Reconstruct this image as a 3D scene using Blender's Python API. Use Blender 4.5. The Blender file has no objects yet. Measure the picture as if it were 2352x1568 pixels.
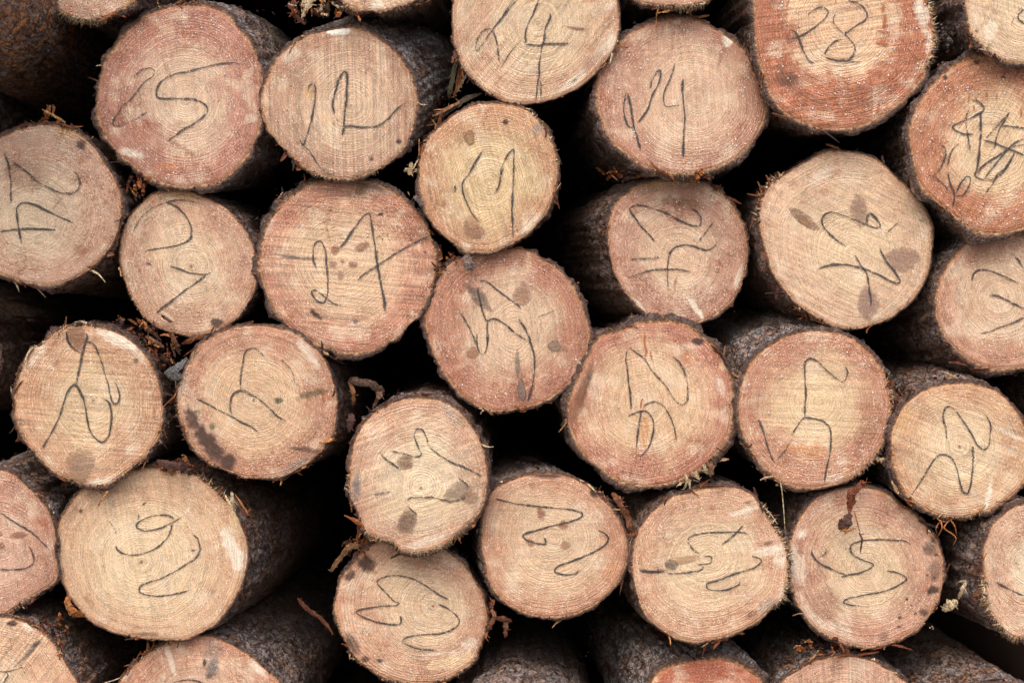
import bpy, math, random
import numpy as np
from mathutils import Vector

# ------------------------------------------------------------------ camera, world, sun, exposure
sc = bpy.context.scene
COL = sc.collection
D0 = 2.6                       # camera to the mean plane of the cut ends (m)
HC = 1.10                      # camera height (m)
K = 0.705 / 1176.0             # metres per picture unit at that plane
cam_d = bpy.data.cameras.new('camera')
cam = bpy.data.objects.new('camera', cam_d)
COL.objects.link(cam)
cam.location = (0, -D0, HC)
cam.rotation_euler = (math.radians(90), 0, 0)
cam_d.sensor_width = 36.0
cam_d.lens = 36.0 * D0 / 1.41
cam_d.clip_start = 0.05
cam_d.clip_end = 600
cam_d.dof.use_dof = True
cam_d.dof.focus_distance = D0 + 0.0
cam_d.dof.aperture_fstop = 7.1
sc.camera = cam

SUN_EL, SUN_AZ = 46.0, 16.0    # elevation; azimuth off the camera's back, to the left
world = bpy.data.worlds.new('World')
sc.world = world
world.use_nodes = True
wn = world.node_tree
bgn = wn.nodes['Background']
sky = wn.nodes.new('ShaderNodeTexSky')
sky.sky_type = 'NISHITA'
sky.sun_disc = False
sky.sun_elevation = math.radians(SUN_EL)
sky.sun_rotation = math.radians(180 + SUN_AZ)
sky.air_density = 1.0
sky.dust_density = 6.0
sky.ozone_density = 0.6
bgn.inputs['Strength'].default_value = 0.15
wn.links.new(sky.outputs[0], bgn.inputs['Color'])

sun_d = bpy.data.lights.new('sun', 'SUN')
sun_d.energy = 1.1
sun_d.angle = math.radians(60)
sun_d.color = (0.985, 0.99, 1.0)
sun = bpy.data.objects.new('sun', sun_d)
COL.objects.link(sun)
el, az = math.radians(SUN_EL), math.radians(SUN_AZ)
to_sun = Vector((math.sin(az) * math.cos(el), -math.cos(az) * math.cos(el), math.sin(el)))
sun.rotation_euler = to_sun.to_track_quat('Z', 'Y').to_euler()
sun.location = to_sun * 8

vs = sc.view_settings
vs.view_transform = 'Standard'
vs.look = 'None'
vs.exposure = 0.24
vs.gamma = 1.0
vs.use_curve_mapping = False
sc.render.film_transparent = False
sc.cycles.use_denoising = True
sc.cycles.max_bounces = 6
sc.cycles.transparent_max_bounces = 12

rnd = random.Random(7)
rng = np.random.default_rng(11)

# ------------------------------------------------------------------ picture units -> place
TX = (0.0, 1000 / 1.74150, 2000 / 1.74150, 2996 / 1.74150)
TY = (0.0, 660 / 1.74150, 1330 / 1.74150, 1998 / 1.74150)
TF = 1100.0 / 2352.0 / 1.74150

def T(tile, s):
    """survey numbers of one sheet -> picture units"""
    c, r = tile // 10, tile % 10
    v = [float(q) for q in s.split()]
    return [(TX[c] + v[i] * TF, TY[r] + v[i + 1] * TF) for i in range(0, len(v), 2)]

def TT(*a):
    out = []
    for i in range(0, len(a), 2):
        out += T(a[i], a[i + 1])
    return out

def place(p, d=0.0, kx=0.0, kz=0.0, c=None):
    """picture units (n,2) -> points of the plane through the log end at depth d, tilted by kx, kz"""
    p = np.asarray(p, float).reshape(-1, 2)
    a = (p[:, 0] - 1176) * K / D0
    b = -(p[:, 1] - 784) * K / D0
    if c is None:
        c = p.mean(0)
    ca, cb = (c[0] - 1176) * K / D0 * (D0 + d), -(c[1] - 784) * K / D0 * (D0 + d)
    t = (D0 + d - kx * ca - kz * cb) / (1 - kx * a - kz * b)
    return np.stack([a * t, t - D0, HC + b * t], 1)

def srgb(r, g, b):
    f = lambda c: c / 12.92 if c <= 0.04045 else ((c + 0.055) / 1.055) ** 2.4
    return np.array([f(r / 255.), f(g / 255.), f(b / 255.)])

def sstep(a, b, x):
    t = np.clip((x - a) / (b - a), 0, 1)
    return t * t * (3 - 2 * t)

def _h(ix, iy, iz):
    n = (ix * 374761393 + iy * 668265263 + iz * 2147483647 + 1442695041) & 0x7fffffff
    n = ((n ^ (n >> 13)) * 1274126177) & 0x7fffffff
    n = ((n ^ (n >> 15)) * 2246822519) & 0x7fffffff
    return ((n ^ (n >> 16)) & 0xffff) / 65535.0

def vnoise(p):
    """value noise 0..1 of points (n,3)"""
    p = np.asarray(p, float)
    i = np.floor(p).astype(np.int64)
    f = p - i
    f = f * f * (3 - 2 * f)
    r = 0
    for dx in (0, 1):
        wx = f[:, 0] if dx else 1 - f[:, 0]
        for dy in (0, 1):
            wy = f[:, 1] if dy else 1 - f[:, 1]
            for dz in (0, 1):
                wz = f[:, 2] if dz else 1 - f[:, 2]
                r = r + wx * wy * wz * _h(i[:, 0] + dx, i[:, 1] + dy, i[:, 2] + dz)
    return r

def fbm(p, o=3):
    p = np.asarray(p, float)
    s, a, w = 0, 1.0, 0
    for k in range(o):
        s = s + a * vnoise(p * (2 ** k) + 17.3 * k)
        w += a
        a *= 0.5
    return s / w

def spline(pts, closed=True, per=12):
    p = np.asarray(pts, float)
    n = len(p)
    if n < 3 and not closed:
        t = np.linspace(0, 1, per)[:, None]
        return p[0] * (1 - t) + p[-1] * t
    out = []
    rg = range(n) if closed else range(n - 1)
    for i in rg:
        if closed:
            a, b, c, d = p[i - 1], p[i], p[(i + 1) % n], p[(i + 2) % n]
        else:
            a, b, c, d = p[max(i - 1, 0)], p[i], p[i + 1], p[min(i + 2, n - 1)]
        for k in range(per):
            t = k / per
            out.append(0.5 * ((2 * b) + (c - a) * t + (2 * a - 5 * b + 4 * c - d) * t * t + (3 * b - a - 3 * c + d) * t ** 3))
    if not closed:
        out.append(p[-1])
    return np.array(out)

def resample(p, n, closed=True):
    q = np.vstack([p, p[:1]]) if closed else p
    s = np.r_[0, np.cumsum(np.hypot(*np.diff(q, axis=0).T))]
    t = np.linspace(0, s[-1], n + 1)[:-1] if closed else np.linspace(0, s[-1], n)
    return np.stack([np.interp(t, s, q[:, 0]), np.interp(t, s, q[:, 1])], 1)

# ------------------------------------------------------------------ mesh helpers
def mesh_obj(name, v, f, mat, parent=None, attrs=None, cols=None, smooth=True, origin=None):
    v = np.asarray(v, float)
    if origin is not None:
        v = v - np.asarray(origin)
    me = bpy.data.meshes.new(name)
    me.from_pydata(v.tolist(), [], [tuple(int(i) for i in q) for q in f] if not isinstance(f, np.ndarray) else f.tolist())
    if smooth:
        me.polygons.foreach_set('use_smooth', np.ones(len(me.polygons), bool))
    for k, a in (attrs or {}).items():
        at = me.attributes.new(k, 'FLOAT', 'POINT')
        at.data.foreach_set('value', np.asarray(a, np.float32))
    for k, a in (cols or {}).items():
        at = me.attributes.new(k, 'FLOAT_COLOR', 'POINT')
        a = np.asarray(a, np.float32)
        a = np.concatenate([a, np.ones((len(a), 1), np.float32)], 1)
        at.data.foreach_set('color', a.ravel())
    me.materials.append(mat)
    me.update()
    o = bpy.data.objects.new(name, me)
    COL.objects.link(o)
    if parent is not None:
        o.parent = parent
    return o

def grid_faces(nr, na, closed=True, base=0):
    i = np.arange(nr - 1)[:, None]
    j = np.arange(na if closed else na - 1)[None, :]
    j2 = (j + 1) % na
    a = base + i * na + j
    b = base + i * na + j2
    return np.stack([a, b, b + na, a + na], -1).reshape(-1, 4)

# ------------------------------------------------------------------ materials
class NT:
    def __init__(self, name):
        self.m = bpy.data.materials.new(name)
        self.m.use_nodes = True
        self.t = self.m.node_tree
        self.b = self.t.nodes['Principled BSDF']
        self.out = self.t.nodes['Material Output']
    def n(self, kind, **kw):
        x = self.t.nodes.new('ShaderNode' + kind)
        for k, v in kw.items():
            setattr(x, k, v)
        return x
    def put(self, x, i, v):
        s = x.inputs[i]
        if hasattr(v, 'is_linked') or hasattr(v, 'links'):
            self.t.links.new(v, s)
        else:
            s.default_value = v
    def attr(self, name, kind='Fac'):
        return self.n('Attribute', attribute_name=name).outputs[kind]
    def math(self, op, a, b=0.0, clamp=False):
        x = self.n('Math', operation=op, use_clamp=clamp)
        self.put(x, 0, a); self.put(x, 1, b)
        return x.outputs[0]
    def mix(self, f, a, b, mode='MIX'):
        x = self.n('Mix', data_type='RGBA', blend_type=mode)
        self.put(x, 0, f); self.put(x, 6, a); self.put(x, 7, b)
        return x.outputs[2]
    def ramp(self, f, lo, hi, a=0.0, b=1.0):
        x = self.n('MapRange', interpolation_type='SMOOTHSTEP')
        self.put(x, 0, f); self.put(x, 1, lo); self.put(x, 2, hi); self.put(x, 3, a); self.put(x, 4, b)
        return x.outputs[0]
    def pos(self):
        return self.n('NewGeometry').outputs['Position']
    def noise(self, scale, detail=2.0, rough=0.5, vec=None, dim='3D', w=None, out=0):
        x = self.n('TexNoise', noise_dimensions=dim)
        if w is not None:
            self.put(x, 'W', w)
        if dim != '1D':
            self.put(x, 'Vector', vec if vec is not None else self.pos())
        self.put(x, 'Scale', scale); self.put(x, 'Detail', detail); self.put(x, 'Roughness', rough)
        return x.outputs[out]
    def vscale(self, v, s):
        x = self.n('VectorMath', operation='MULTIPLY')
        self.put(x, 0, v); x.inputs[1].default_value = s
        return x.outputs[0]
    def bump(self, h, strength, dist, normal=None):
        x = self.n('Bump')
        self.put(x, 'Height', h); self.put(x, 'Strength', strength); self.put(x, 'Distance', dist)
        if normal is not None:
            self.put(x, 'Normal', normal)
        return x.outputs[0]
    def rgb(self, c):
        return (float(c[0]), float(c[1]), float(c[2]), 1.0)

def mat_wood():
    N = NT('cut_pine_wood')
    base = N.attr('tint', 'Color')
    ring, red, wet, sawa = N.attr('ring'), N.attr('red'), N.attr('wet'), N.attr('sawa')
    sc_, sl_ = N.attr('sawc'), N.attr('sawl')
    P = N.pos()
    # annual rings: irregular bands along the distance from the pith
    wob = N.math('MULTIPLY', N.math('SUBTRACT', N.noise(42, 3), 0.5), 0.0060)
    wob2 = N.math('MULTIPLY', N.math('SUBTRACT', N.noise(300, 2), 0.5), 0.0020)
    rr = N.math('ADD', N.math('ADD', ring, wob), wob2)
    r1 = N.noise(1.0, 1.0, dim='1D', w=N.math('MULTIPLY', rr, 640.0))
    r2 = N.noise(1.0, 1.0, dim='1D', w=N.math('ADD', N.math('MULTIPLY', rr, 170.0), 33.0))
    r1c = N.ramp(r1, 0.30, 0.70)
    patch = N.ramp(N.noise(34, 2), 0.34, 0.66, 0.2, 1.0)
    ringf = N.math('MULTIPLY', N.math('SUBTRACT', r1c, 0.5), N.math('MULTIPLY', patch, 0.32))
    ringf = N.math('ADD', ringf, N.math('MULTIPLY', N.math('SUBTRACT', r2, 0.5), 0.26))
    # saw lines
    cv = N.n('CombineXYZ')
    N.put(cv, 0, N.math('MULTIPLY', sc_, 290.0)); N.put(cv, 1, N.math('MULTIPLY', sl_, 9.0))
    saw = N.noise(1.0, 2.0, 0.6, vec=cv.outputs[0])
    sawf = N.math('MULTIPLY', N.math('SUBTRACT', N.ramp(saw, 0.32, 0.68), 0.5), N.math('MULTIPLY', sawa, 2.2))
    tot = N.math('ADD', N.math('ADD', 1.0, ringf), sawf)
    # coarse grain of torn fibres
    g1 = N.noise(640, 2, 0.6)
    g2 = N.noise(1300, 1, 0.5)
    grain = N.math('ADD', N.math('MULTIPLY', N.math('SUBTRACT', g1, 0.5), 0.55), N.math('MULTIPLY', N.math('SUBTRACT', g2, 0.5), 0.45))
    tot = N.math('ADD', tot, N.math('MULTIPLY', grain, 1.3))
    cc = N.n('CombineColor')
    for i in range(3):
        N.put(cc, i, tot)
    col = N.mix(1.0, base, cc.outputs[0], 'MULTIPLY')
    hue = N.noise(480, 2, 0.6, out=1)
    hx = N.mix(0.22, (0.5, 0.5, 0.5, 1), hue)
    col = N.mix(1.0, N.mix(1.0, col, hx, 'MULTIPLY'), (2.0, 2.0, 2.0, 1), 'MULTIPLY')
    # red-brown sap flecks
    mo = N.noise(330, 3, 0.65)
    mo2 = N.noise(60, 2)
    mf = N.math('MULTIPLY', N.ramp(N.math('ADD', mo, N.math('MULTIPLY', N.math('SUBTRACT', mo2, 0.5), 0.5)), 0.48, 0.62), red)
    dark = N.mix(1.0, col, (0.56, 0.40, 0.32, 1), 'MULTIPLY')
    col = N.mix(N.math('MULTIPLY', mf, 0.75, True), col, dark)
    # smudges, then wet sparkle and pale fibre tips painted as white specks
    smu = N.math('ADD', 0.80, N.math('MULTIPLY', N.noise(130, 4, 0.65), 0.40))
    cs = N.n('CombineColor')
    for i in range(3):
        N.put(cs, i, smu)
    col = N.mix(1.0, col, cs.outputs[0], 'MULTIPLY')
    sp = N.ramp(N.noise(640, 2), 0.61, 0.69)
    sep = N.n('SeparateColor')
    N.put(sep, 0, base)
    sp = N.math('MULTIPLY', sp, N.ramp(sep.outputs[1], 0.10, 0.26))
    col = N.mix(N.math('MULTIPLY', sp, 0.80), col, (0.95, 0.87, 0.79, 1))
    # dark specks of dirt
    dk = N.math('MULTIPLY', N.ramp(N.noise(430, 1), 0.72, 0.76), 0.7)
    col = N.mix(dk, col, (0.10, 0.06, 0.045, 1))
    N.put(N.b, 'Base Color', col)
    ro = N.math('SUBTRACT', 0.72, N.math('MULTIPLY', wet, N.ramp(N.noise(420, 2), 0.45, 0.65, 0.0, 0.42)))
    N.put(N.b, 'Roughness', ro)
    N.put(N.b, 'Specular IOR Level', 0.35)
    h = N.math('ADD', N.math('MULTIPLY', g1, 0.8), N.math('ADD', N.math('MULTIPLY', r1c, 0.45), N.math('MULTIPLY', saw, N.math('MULTIPLY', sawa, 3.0))))
    N.put(N.b, 'Normal', N.bump(h, 0.95, 0.0016))
    return N.m

def mat_bark():
    N = NT('pine_bark')
    rim, tone, orange, wood = N.attr('rim'), N.attr('grey'), N.attr('orange'), N.attr('inner')
    P = N.vscale(N.pos(), (1.0, 0.42, 1.0))
    a = N.noise(42, 4, 0.62, vec=P)
    b = N.noise(150, 4, 0.68, vec=P)
    c = N.noise(420, 3, 0.7, vec=P)
    v = N.n('TexVoronoi', feature='DISTANCE_TO_EDGE')
    wv = N.n('VectorMath', operation='ADD')
    N.put(wv, 0, P); N.put(wv, 1, N.vscale(N.noise(70, 3, 0.6, vec=P, out=1), (0.03, 0.03, 0.03)))
    N.put(v, 'Vector', wv.outputs[0]); N.put(v, 'Scale', 85.0)
    fis = N.ramp(v.outputs[0], 0.0, 0.16)
    brown = N.mix(N.ramp(b, 0.32, 0.7), (0.055, 0.036, 0.031, 1), (0.33, 0.20, 0.15, 1))
    grey = N.mix(N.ramp(c, 0.30, 0.72), (0.20, 0.19, 0.195, 1), (0.72, 0.70, 0.72, 1))
    gm = N.math('MULTIPLY', N.ramp(N.math('ADD', a, N.math('MULTIPLY', N.math('SUBTRACT', c, 0.5), 0.5)), 0.40, 0.62), tone)
    col = N.mix(gm, brown, grey)
    om = N.math('MULTIPLY', N.ramp(N.noise(36, 3, 0.6), 0.42, 0.60), orange)
    col = N.mix(om, col, N.mix(N.ramp(b, 0.35, 0.7), (0.20, 0.075, 0.03, 1), (0.62, 0.32, 0.13, 1)))
    col = N.mix(fis, N.mix(1.0, col, (0.20, 0.17, 0.165, 1), 'MULTIPLY'), col)
    li = N.math('MULTIPLY', N.ramp(N.math('ADD', N.noise(560, 2), N.math('MULTIPLY', N.math('SUBTRACT', N.noise(45, 2), 0.5), 0.45)), 0.63, 0.70), 0.8)
    col = N.mix(li, col, (0.60, 0.60, 0.62, 1))
    rc = N.mix(N.ramp(N.noise(260, 3, 0.6), 0.36, 0.64), (0.016, 0.008, 0.009, 1), (0.070, 0.030, 0.022, 1))
    rc = N.mix(wood, rc, N.mix(N.ramp(N.noise(180, 3), 0.4, 0.62), (0.26, 0.11, 0.045, 1), (0.58, 0.33, 0.16, 1)))
    col = N.mix(rim, col, rc)
    N.put(N.b, 'Base Color', col)
    N.put(N.b, 'Roughness', N.ramp(b, 0.3, 0.7, 0.30, 0.62))
    N.put(N.b, 'Specular IOR Level', 0.6)
    h = N.math('ADD', N.math('MULTIPLY', fis, 0.6), N.math('ADD', N.math('MULTIPLY', b, 0.9), N.math('MULTIPLY', c, 0.5)))
    N.put(N.b, 'Normal', N.bump(h, 0.7, 0.003))
    return N.m

def mat_knot():
    N = NT('knot_wood')
    k, tint = N.attr('k'), N.attr('tint', 'Color')
    hard = N.attr('hard')
    nz = N.noise(500, 3, 0.6)
    rings = N.noise(1.0, 1.0, dim='1D', w=N.math('ADD', N.math('MULTIPLY', k, 9.0), N.math('MULTIPLY', nz, 2.0)))
    f = N.math('ADD', 0.80, N.math('ADD', N.math('MULTIPLY', N.math('SUBTRACT', rings, 0.3), 0.75), N.math('MULTIPLY', N.math('SUBTRACT', nz, 0.5), 1.3)))
    cc = N.n('CombineColor')
    for i in range(3):
        N.put(cc, i, f)
    col = N.mix(1.0, tint, cc.outputs[0], 'MULTIPLY')
    kk = N.math('ADD', k, N.math('MULTIPLY', N.math('SUBTRACT', N.noise(170, 3), 0.5), 0.30))
    edge = N.math('MULTIPLY', N.math('MULTIPLY', N.ramp(kk, 0.66, 0.80), N.ramp(kk, 0.84, 0.97, 1.0, 0.0)), hard)
    col = N.mix(N.math('MULTIPLY', edge, 0.85), col, (0.035, 0.025, 0.025, 1))
    N.put(N.b, 'Base Color', col)
    N.put(N.b, 'Roughness', 0.6)
    al = N.ramp(kk, 0.45, 1.0, 0.84, 0.0)
    al2 = N.ramp(kk, 0.78, 1.0, 0.78, 0.0)
    ma = N.n('Mix', data_type='FLOAT')
    N.put(ma, 0, hard); N.put(ma, 2, al); N.put(ma, 3, al2)
    stripe = N.noise(1.0, 2, 0.6, vec=N.vscale(N.pos(), (45.0, 45.0, 520.0)))
    N.put(N.b, 'Alpha', N.math('MULTIPLY', ma.outputs[0], N.math('MULTIPLY', N.ramp(stripe, 0.30, 0.62, 0.5, 1.0), N.ramp(N.noise(420, 2, 0.6), 0.32, 0.55, 0.45, 1.0))))
    return N.m

def mat_crayon(name, colr, lo, hi, amax):
    N = NT(name)
    v, st = N.attr('v'), N.attr('str')
    g = N.noise(700, 2, 0.65)
    g2 = N.noise(200, 2, 0.6)
    edge = N.ramp(v, 0.3, 1.0, 1.0, 0.0)
    q = N.math('ADD', N.math('MULTIPLY', g, 0.75), N.math('MULTIPLY', g2, 0.45))
    q = N.math('ADD', q, N.math('MULTIPLY', N.math('SUBTRACT', st, 1.0), 0.42))
    a = N.math('MULTIPLY', N.math('MULTIPLY', N.ramp(q, lo, hi), edge), amax)
    N.put(N.b, 'Base Color', N.rgb(colr))
    N.put(N.b, 'Roughness', 0.6)
    N.put(N.b, 'Alpha', a)
    return N.m

def mat_tint(name, rough=0.65, nscale=300, spec=0.35, amp=0.9, trans=0.0):
    N = NT(name)
    t = N.attr('tint', 'Color')
    g = N.ramp(N.noise(nscale, 4, 0.7), 0.34, 0.68)
    f = N.math('ADD', 1.0 - amp * 0.5, N.math('MULTIPLY', g, amp))
    cc = N.n('CombineColor')
    for i in range(3):
        N.put(cc, i, f)
    N.put(N.b, 'Base Color', N.mix(1.0, t, cc.outputs[0], 'MULTIPLY'))
    N.put(N.b, 'Roughness', rough)
    N.put(N.b, 'Specular IOR Level', spec)
    N.put(N.b, 'Normal', N.bump(g, 0.5, 0.0015))
    return N.m

def mat_resin():
    N = NT('resin')
    N.put(N.b, 'Base Color', (0.92, 0.88, 0.88, 1))
    N.put(N.b, 'Roughness', 0.08)
    N.put(N.b, 'Transmission Weight', 0.15)
    N.put(N.b, 'IOR', 1.45)
    return N.m

def mat_soil():
    N = NT('bounce_ground')  # unseen ground, made pale to bounce light up onto the bark
    g = N.noise(9, 5, 0.65)
    g2 = N.noise(90, 4, 0.7)
    c = N.mix(N.ramp(g, 0.35, 0.65), (0.22, 0.20, 0.18, 1), (0.38, 0.36, 0.33, 1))
    c = N.mix(N.ramp(g2, 0.5, 0.7), c, (0.42, 0.40, 0.38, 1))
    N.put(N.b, 'Base Color', c)
    N.put(N.b, 'Roughness', 0.9)
    N.put(N.b, 'Normal', N.bump(N.math('ADD', g, g2), 0.8, 0.03))
    return N.m

M_WOOD, M_BARK, M_KNOT = mat_wood(), mat_bark(), mat_knot()
M_CRAYON = mat_crayon('black_crayon', (0.022, 0.022, 0.027), 0.41, 0.60, 0.88)
M_STREAK = mat_crayon('resin_streak', (0.40, 0.115, 0.03), 0.30, 0.60, 0.75)
M_SPLINTER = mat_tint('torn_fibre', 0.6, 500)
M_SHRED = mat_tint('inner_bark', 0.6, 380, amp=1.35)
M_RESIN, M_SOIL = mat_resin(), mat_soil()
M_BACKING = NT('backing_black').m
M_BACKING.node_tree.nodes['Principled BSDF'].inputs['Base Color'].default_value = (0.008, 0.007, 0.006, 1)  # near black so the added backing stays dark under skylight

# ------------------------------------------------------------------ the setting
def structure(name, v, f, mat):
    o = mesh_obj(name, v, f, mat, smooth=True)
    o['kind'] = 'structure'
    return o

gx = np.r_[-300, -60, np.linspace(-8, 8, 41), 60, 300]
gy = np.r_[-300, -60, np.linspace(-8, 3.4, 31)]
GX, GY = np.meshgrid(gx, gy)
gv = np.stack([GX.ravel(), GY.ravel(), 0.06 * (fbm(np.stack([GX.ravel() * 1.3, GY.ravel() * 1.3, 0 * GX.ravel()], 1)) - 0.6)], 1)
structure('ground', gv, grid_faces(len(gy), len(gx), False), M_SOIL)
# added near-black backing behind the pile, keeps sky light out of the gaps
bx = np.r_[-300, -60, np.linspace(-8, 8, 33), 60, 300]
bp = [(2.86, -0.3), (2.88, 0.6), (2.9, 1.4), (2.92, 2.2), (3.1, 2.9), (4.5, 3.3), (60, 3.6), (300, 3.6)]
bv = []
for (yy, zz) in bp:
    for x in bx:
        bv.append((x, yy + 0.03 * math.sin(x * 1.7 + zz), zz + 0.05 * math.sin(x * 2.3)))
structure('gap_backing', bv, grid_faces(len(bp), len(bx), False), M_BACKING)

# ------------------------------------------------------------------ builders
def bag():
    return {'v': [], 'f': [], 'c': [], 'n': 0}

def bag_add(B, v, f, c):
    v = np.asarray(v)
    B['v'].append(v)
    B['f'] += [tuple(i + B['n'] for i in q) for q in f]
    c = np.asarray(c, float)
    B['c'].append(np.tile(c, (len(v), 1)) if c.ndim == 1 else c)
    B['n'] += len(v)

def bag_build(B, name, mat, parent, origin, stuff=True, smooth=True):
    if not B['n']:
        return None
    o = mesh_obj(name, np.vstack(B['v']), B['f'], mat, parent, cols={'tint': np.vstack(B['c'])}, origin=origin, smooth=smooth)
    if stuff:
        o['kind'] = 'stuff'
    return o

def strip_geo(p, w, wdir, th=0.0008):
    """a thin bent strip: centre line p (n,3), widths w (n), width direction(s), thickness"""
    p = np.asarray(p, float)
    n = len(p)
    w = np.broadcast_to(np.asarray(w, float), (n,))
    t = np.gradient(p, axis=0)
    t /= np.linalg.norm(t, axis=1)[:, None] + 1e-9
    wd = np.broadcast_to(np.asarray(wdir, float), (n, 3)).copy()
    wd -= t * (wd * t).sum(1)[:, None]
    wd /= np.linalg.norm(wd, axis=1)[:, None] + 1e-9
    nn = np.cross(t, wd)
    v = []
    for i in range(n):
        a, b = wd[i] * w[i] / 2, nn[i] * th / 2
        v += [p[i] - a - b, p[i] + a - b, p[i] + a + b, p[i] - a + b]
    f = []
    for i in range(n - 1):
        for k in range(4):
            a, b = i * 4 + k, i * 4 + (k + 1) % 4
            f.append((a, b, b + 4, a + 4))
    f += [(3, 2, 1, 0), (n * 4 - 4, n * 4 - 3, n * 4 - 2, n * 4 - 1)]
    return np.array(v), f

def ribbon_geo(p, w, wdir, th, curl=0.3, rag=0.25, seed=0):
    """a torn strip: curled across, ragged along both edges, thin"""
    p = np.asarray(p, float)
    n = len(p)
    t = np.gradient(p, axis=0)
    t /= np.linalg.norm(t, axis=1)[:, None] + 1e-9
    wd = np.broadcast_to(np.asarray(wdir, float), (n, 3)).copy()
    wd -= t * (wd * t).sum(1)[:, None]
    wd /= np.linalg.norm(wd, axis=1)[:, None] + 1e-9
    nn = np.cross(t, wd)
    nn *= np.where(nn[:, 1] > 0, -1, 1)[:, None]
    g = np.random.default_rng(int(seed * 977) + 5)
    m = 5
    us = np.linspace(-1, 1, m)
    el, er = 1 + rag * g.normal(0, 1, n), 1 + rag * g.normal(0, 1, n)
    sm = lambda q: np.convolve(np.pad(q, 1, mode='edge'), [.25, .5, .25], 'valid')
    if n > 12:
        el, er = [sm(1 + (q - 1) * 1.3) for q in (el, er)]
    V = np.zeros((2, n, m, 3))
    for k, u in enumerate(us):
        e = np.clip(el if u < 0 else er, 0.25, 1.7)
        off = wd * (u * w / 2 * (e if abs(u) > .4 else 1))[:, None]
        lift = nn * ((1 - u * u) * curl * w / 2 + g.normal(0, 0.02, n) * w)[:, None]
        base = p + off + lift + t * (g.normal(0, .04, n) * w)[:, None]
        V[0, :, k] = base + nn * th / 2
        V[1, :, k] = base - nn * th / 2
    f = grid_faces(n, m, False).tolist()
    q = n * m
    f2 = [tuple(i + q for i in r[::-1]) for r in f]
    side = []
    for i in range(n - 1):
        for k in (0, m - 1):
            a, b_ = i * m + k, (i + 1) * m + k
            side.append((a, b_, b_ + q, a + q))
    for i in (0, n - 1):
        for k in range(m - 1):
            a, b_ = i * m + k, i * m + k + 1
            side.append((a, b_, b_ + q, a + q))
    return V.reshape(-1, 3), [tuple(r) for r in f] + f2 + side

OCT_V = None
def bead_geo(c, r, sx=1.0, sz=1.0):
    global OCT_V
    if OCT_V is None:
        v = []
        for i in range(5):
            th = math.pi * i / 4
            for j in range(7):
                ph = 2 * math.pi * j / 7
                v.append((math.sin(th) * math.cos(ph), math.cos(th), math.sin(th) * math.sin(ph)))
        OCT_V = (np.array(v), grid_faces(5, 7).tolist())
    return OCT_V[0] * np.array([r * sx, r, r * sz]) + np.asarray(c), OCT_V[1]

BARKC = [srgb(150, 84, 44), srgb(120, 66, 42), srgb(92, 56, 44), srgb(176, 122, 74), srgb(70, 48, 44), srgb(160, 100, 60)]
PALEC = [srgb(214, 186, 150), srgb(226, 205, 172), srgb(196, 158, 116)]
STAIN = {'white': srgb(232, 218, 200), 'dark': srgb(84, 62, 54), 'grey': srgb(150, 138, 128), 'green': srgb(104, 96, 66),
         'red': srgb(160, 86, 58), 'orange': srgb(196, 122, 60), 'pale': srgb(226, 196, 158), 'blue': srgb(112, 108, 108),
         'brown': srgb(138, 96, 74), 'snow': srgb(252, 246, 238), 'gold': srgb(206, 168, 116), 'purple': srgb(150, 118, 110)}
AREA = []          # (x, y, r) of every log end in picture units, to keep the rest of the pile clear of them

def lived(c, off=0.0):
    r, g, b_ = c
    k = 0.225 - off - 0.06 * min(1, max(0, (r - g - 45) / 30.0))
    return srgb(r * .99, g + k * (r - g), b_ + (k + .04) * (r - b_))

def blob(px, e, seed):
    cx, cy, rx, ry, ang = e
    a = math.radians(ang)
    dx, dy = px[:, 0] - cx, px[:, 1] - cy
    u = (dx * math.cos(a) + dy * math.sin(a)) / rx
    v = (-dx * math.sin(a) + dy * math.cos(a)) / ry
    q = np.hypot(u, v)
    nz = fbm(np.stack([px[:, 0] / 9.0, px[:, 1] / 9.0, np.full(len(px), seed * 3.7)], 1), 3) - 0.5
    return q + nz * 0.9

def E(tile, cx, cy, rx, ry, ang=0):
    (x, y), = T(tile, '%f %f' % (cx, cy))
    return (x, y, rx * TF, ry * TF, ang)

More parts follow.
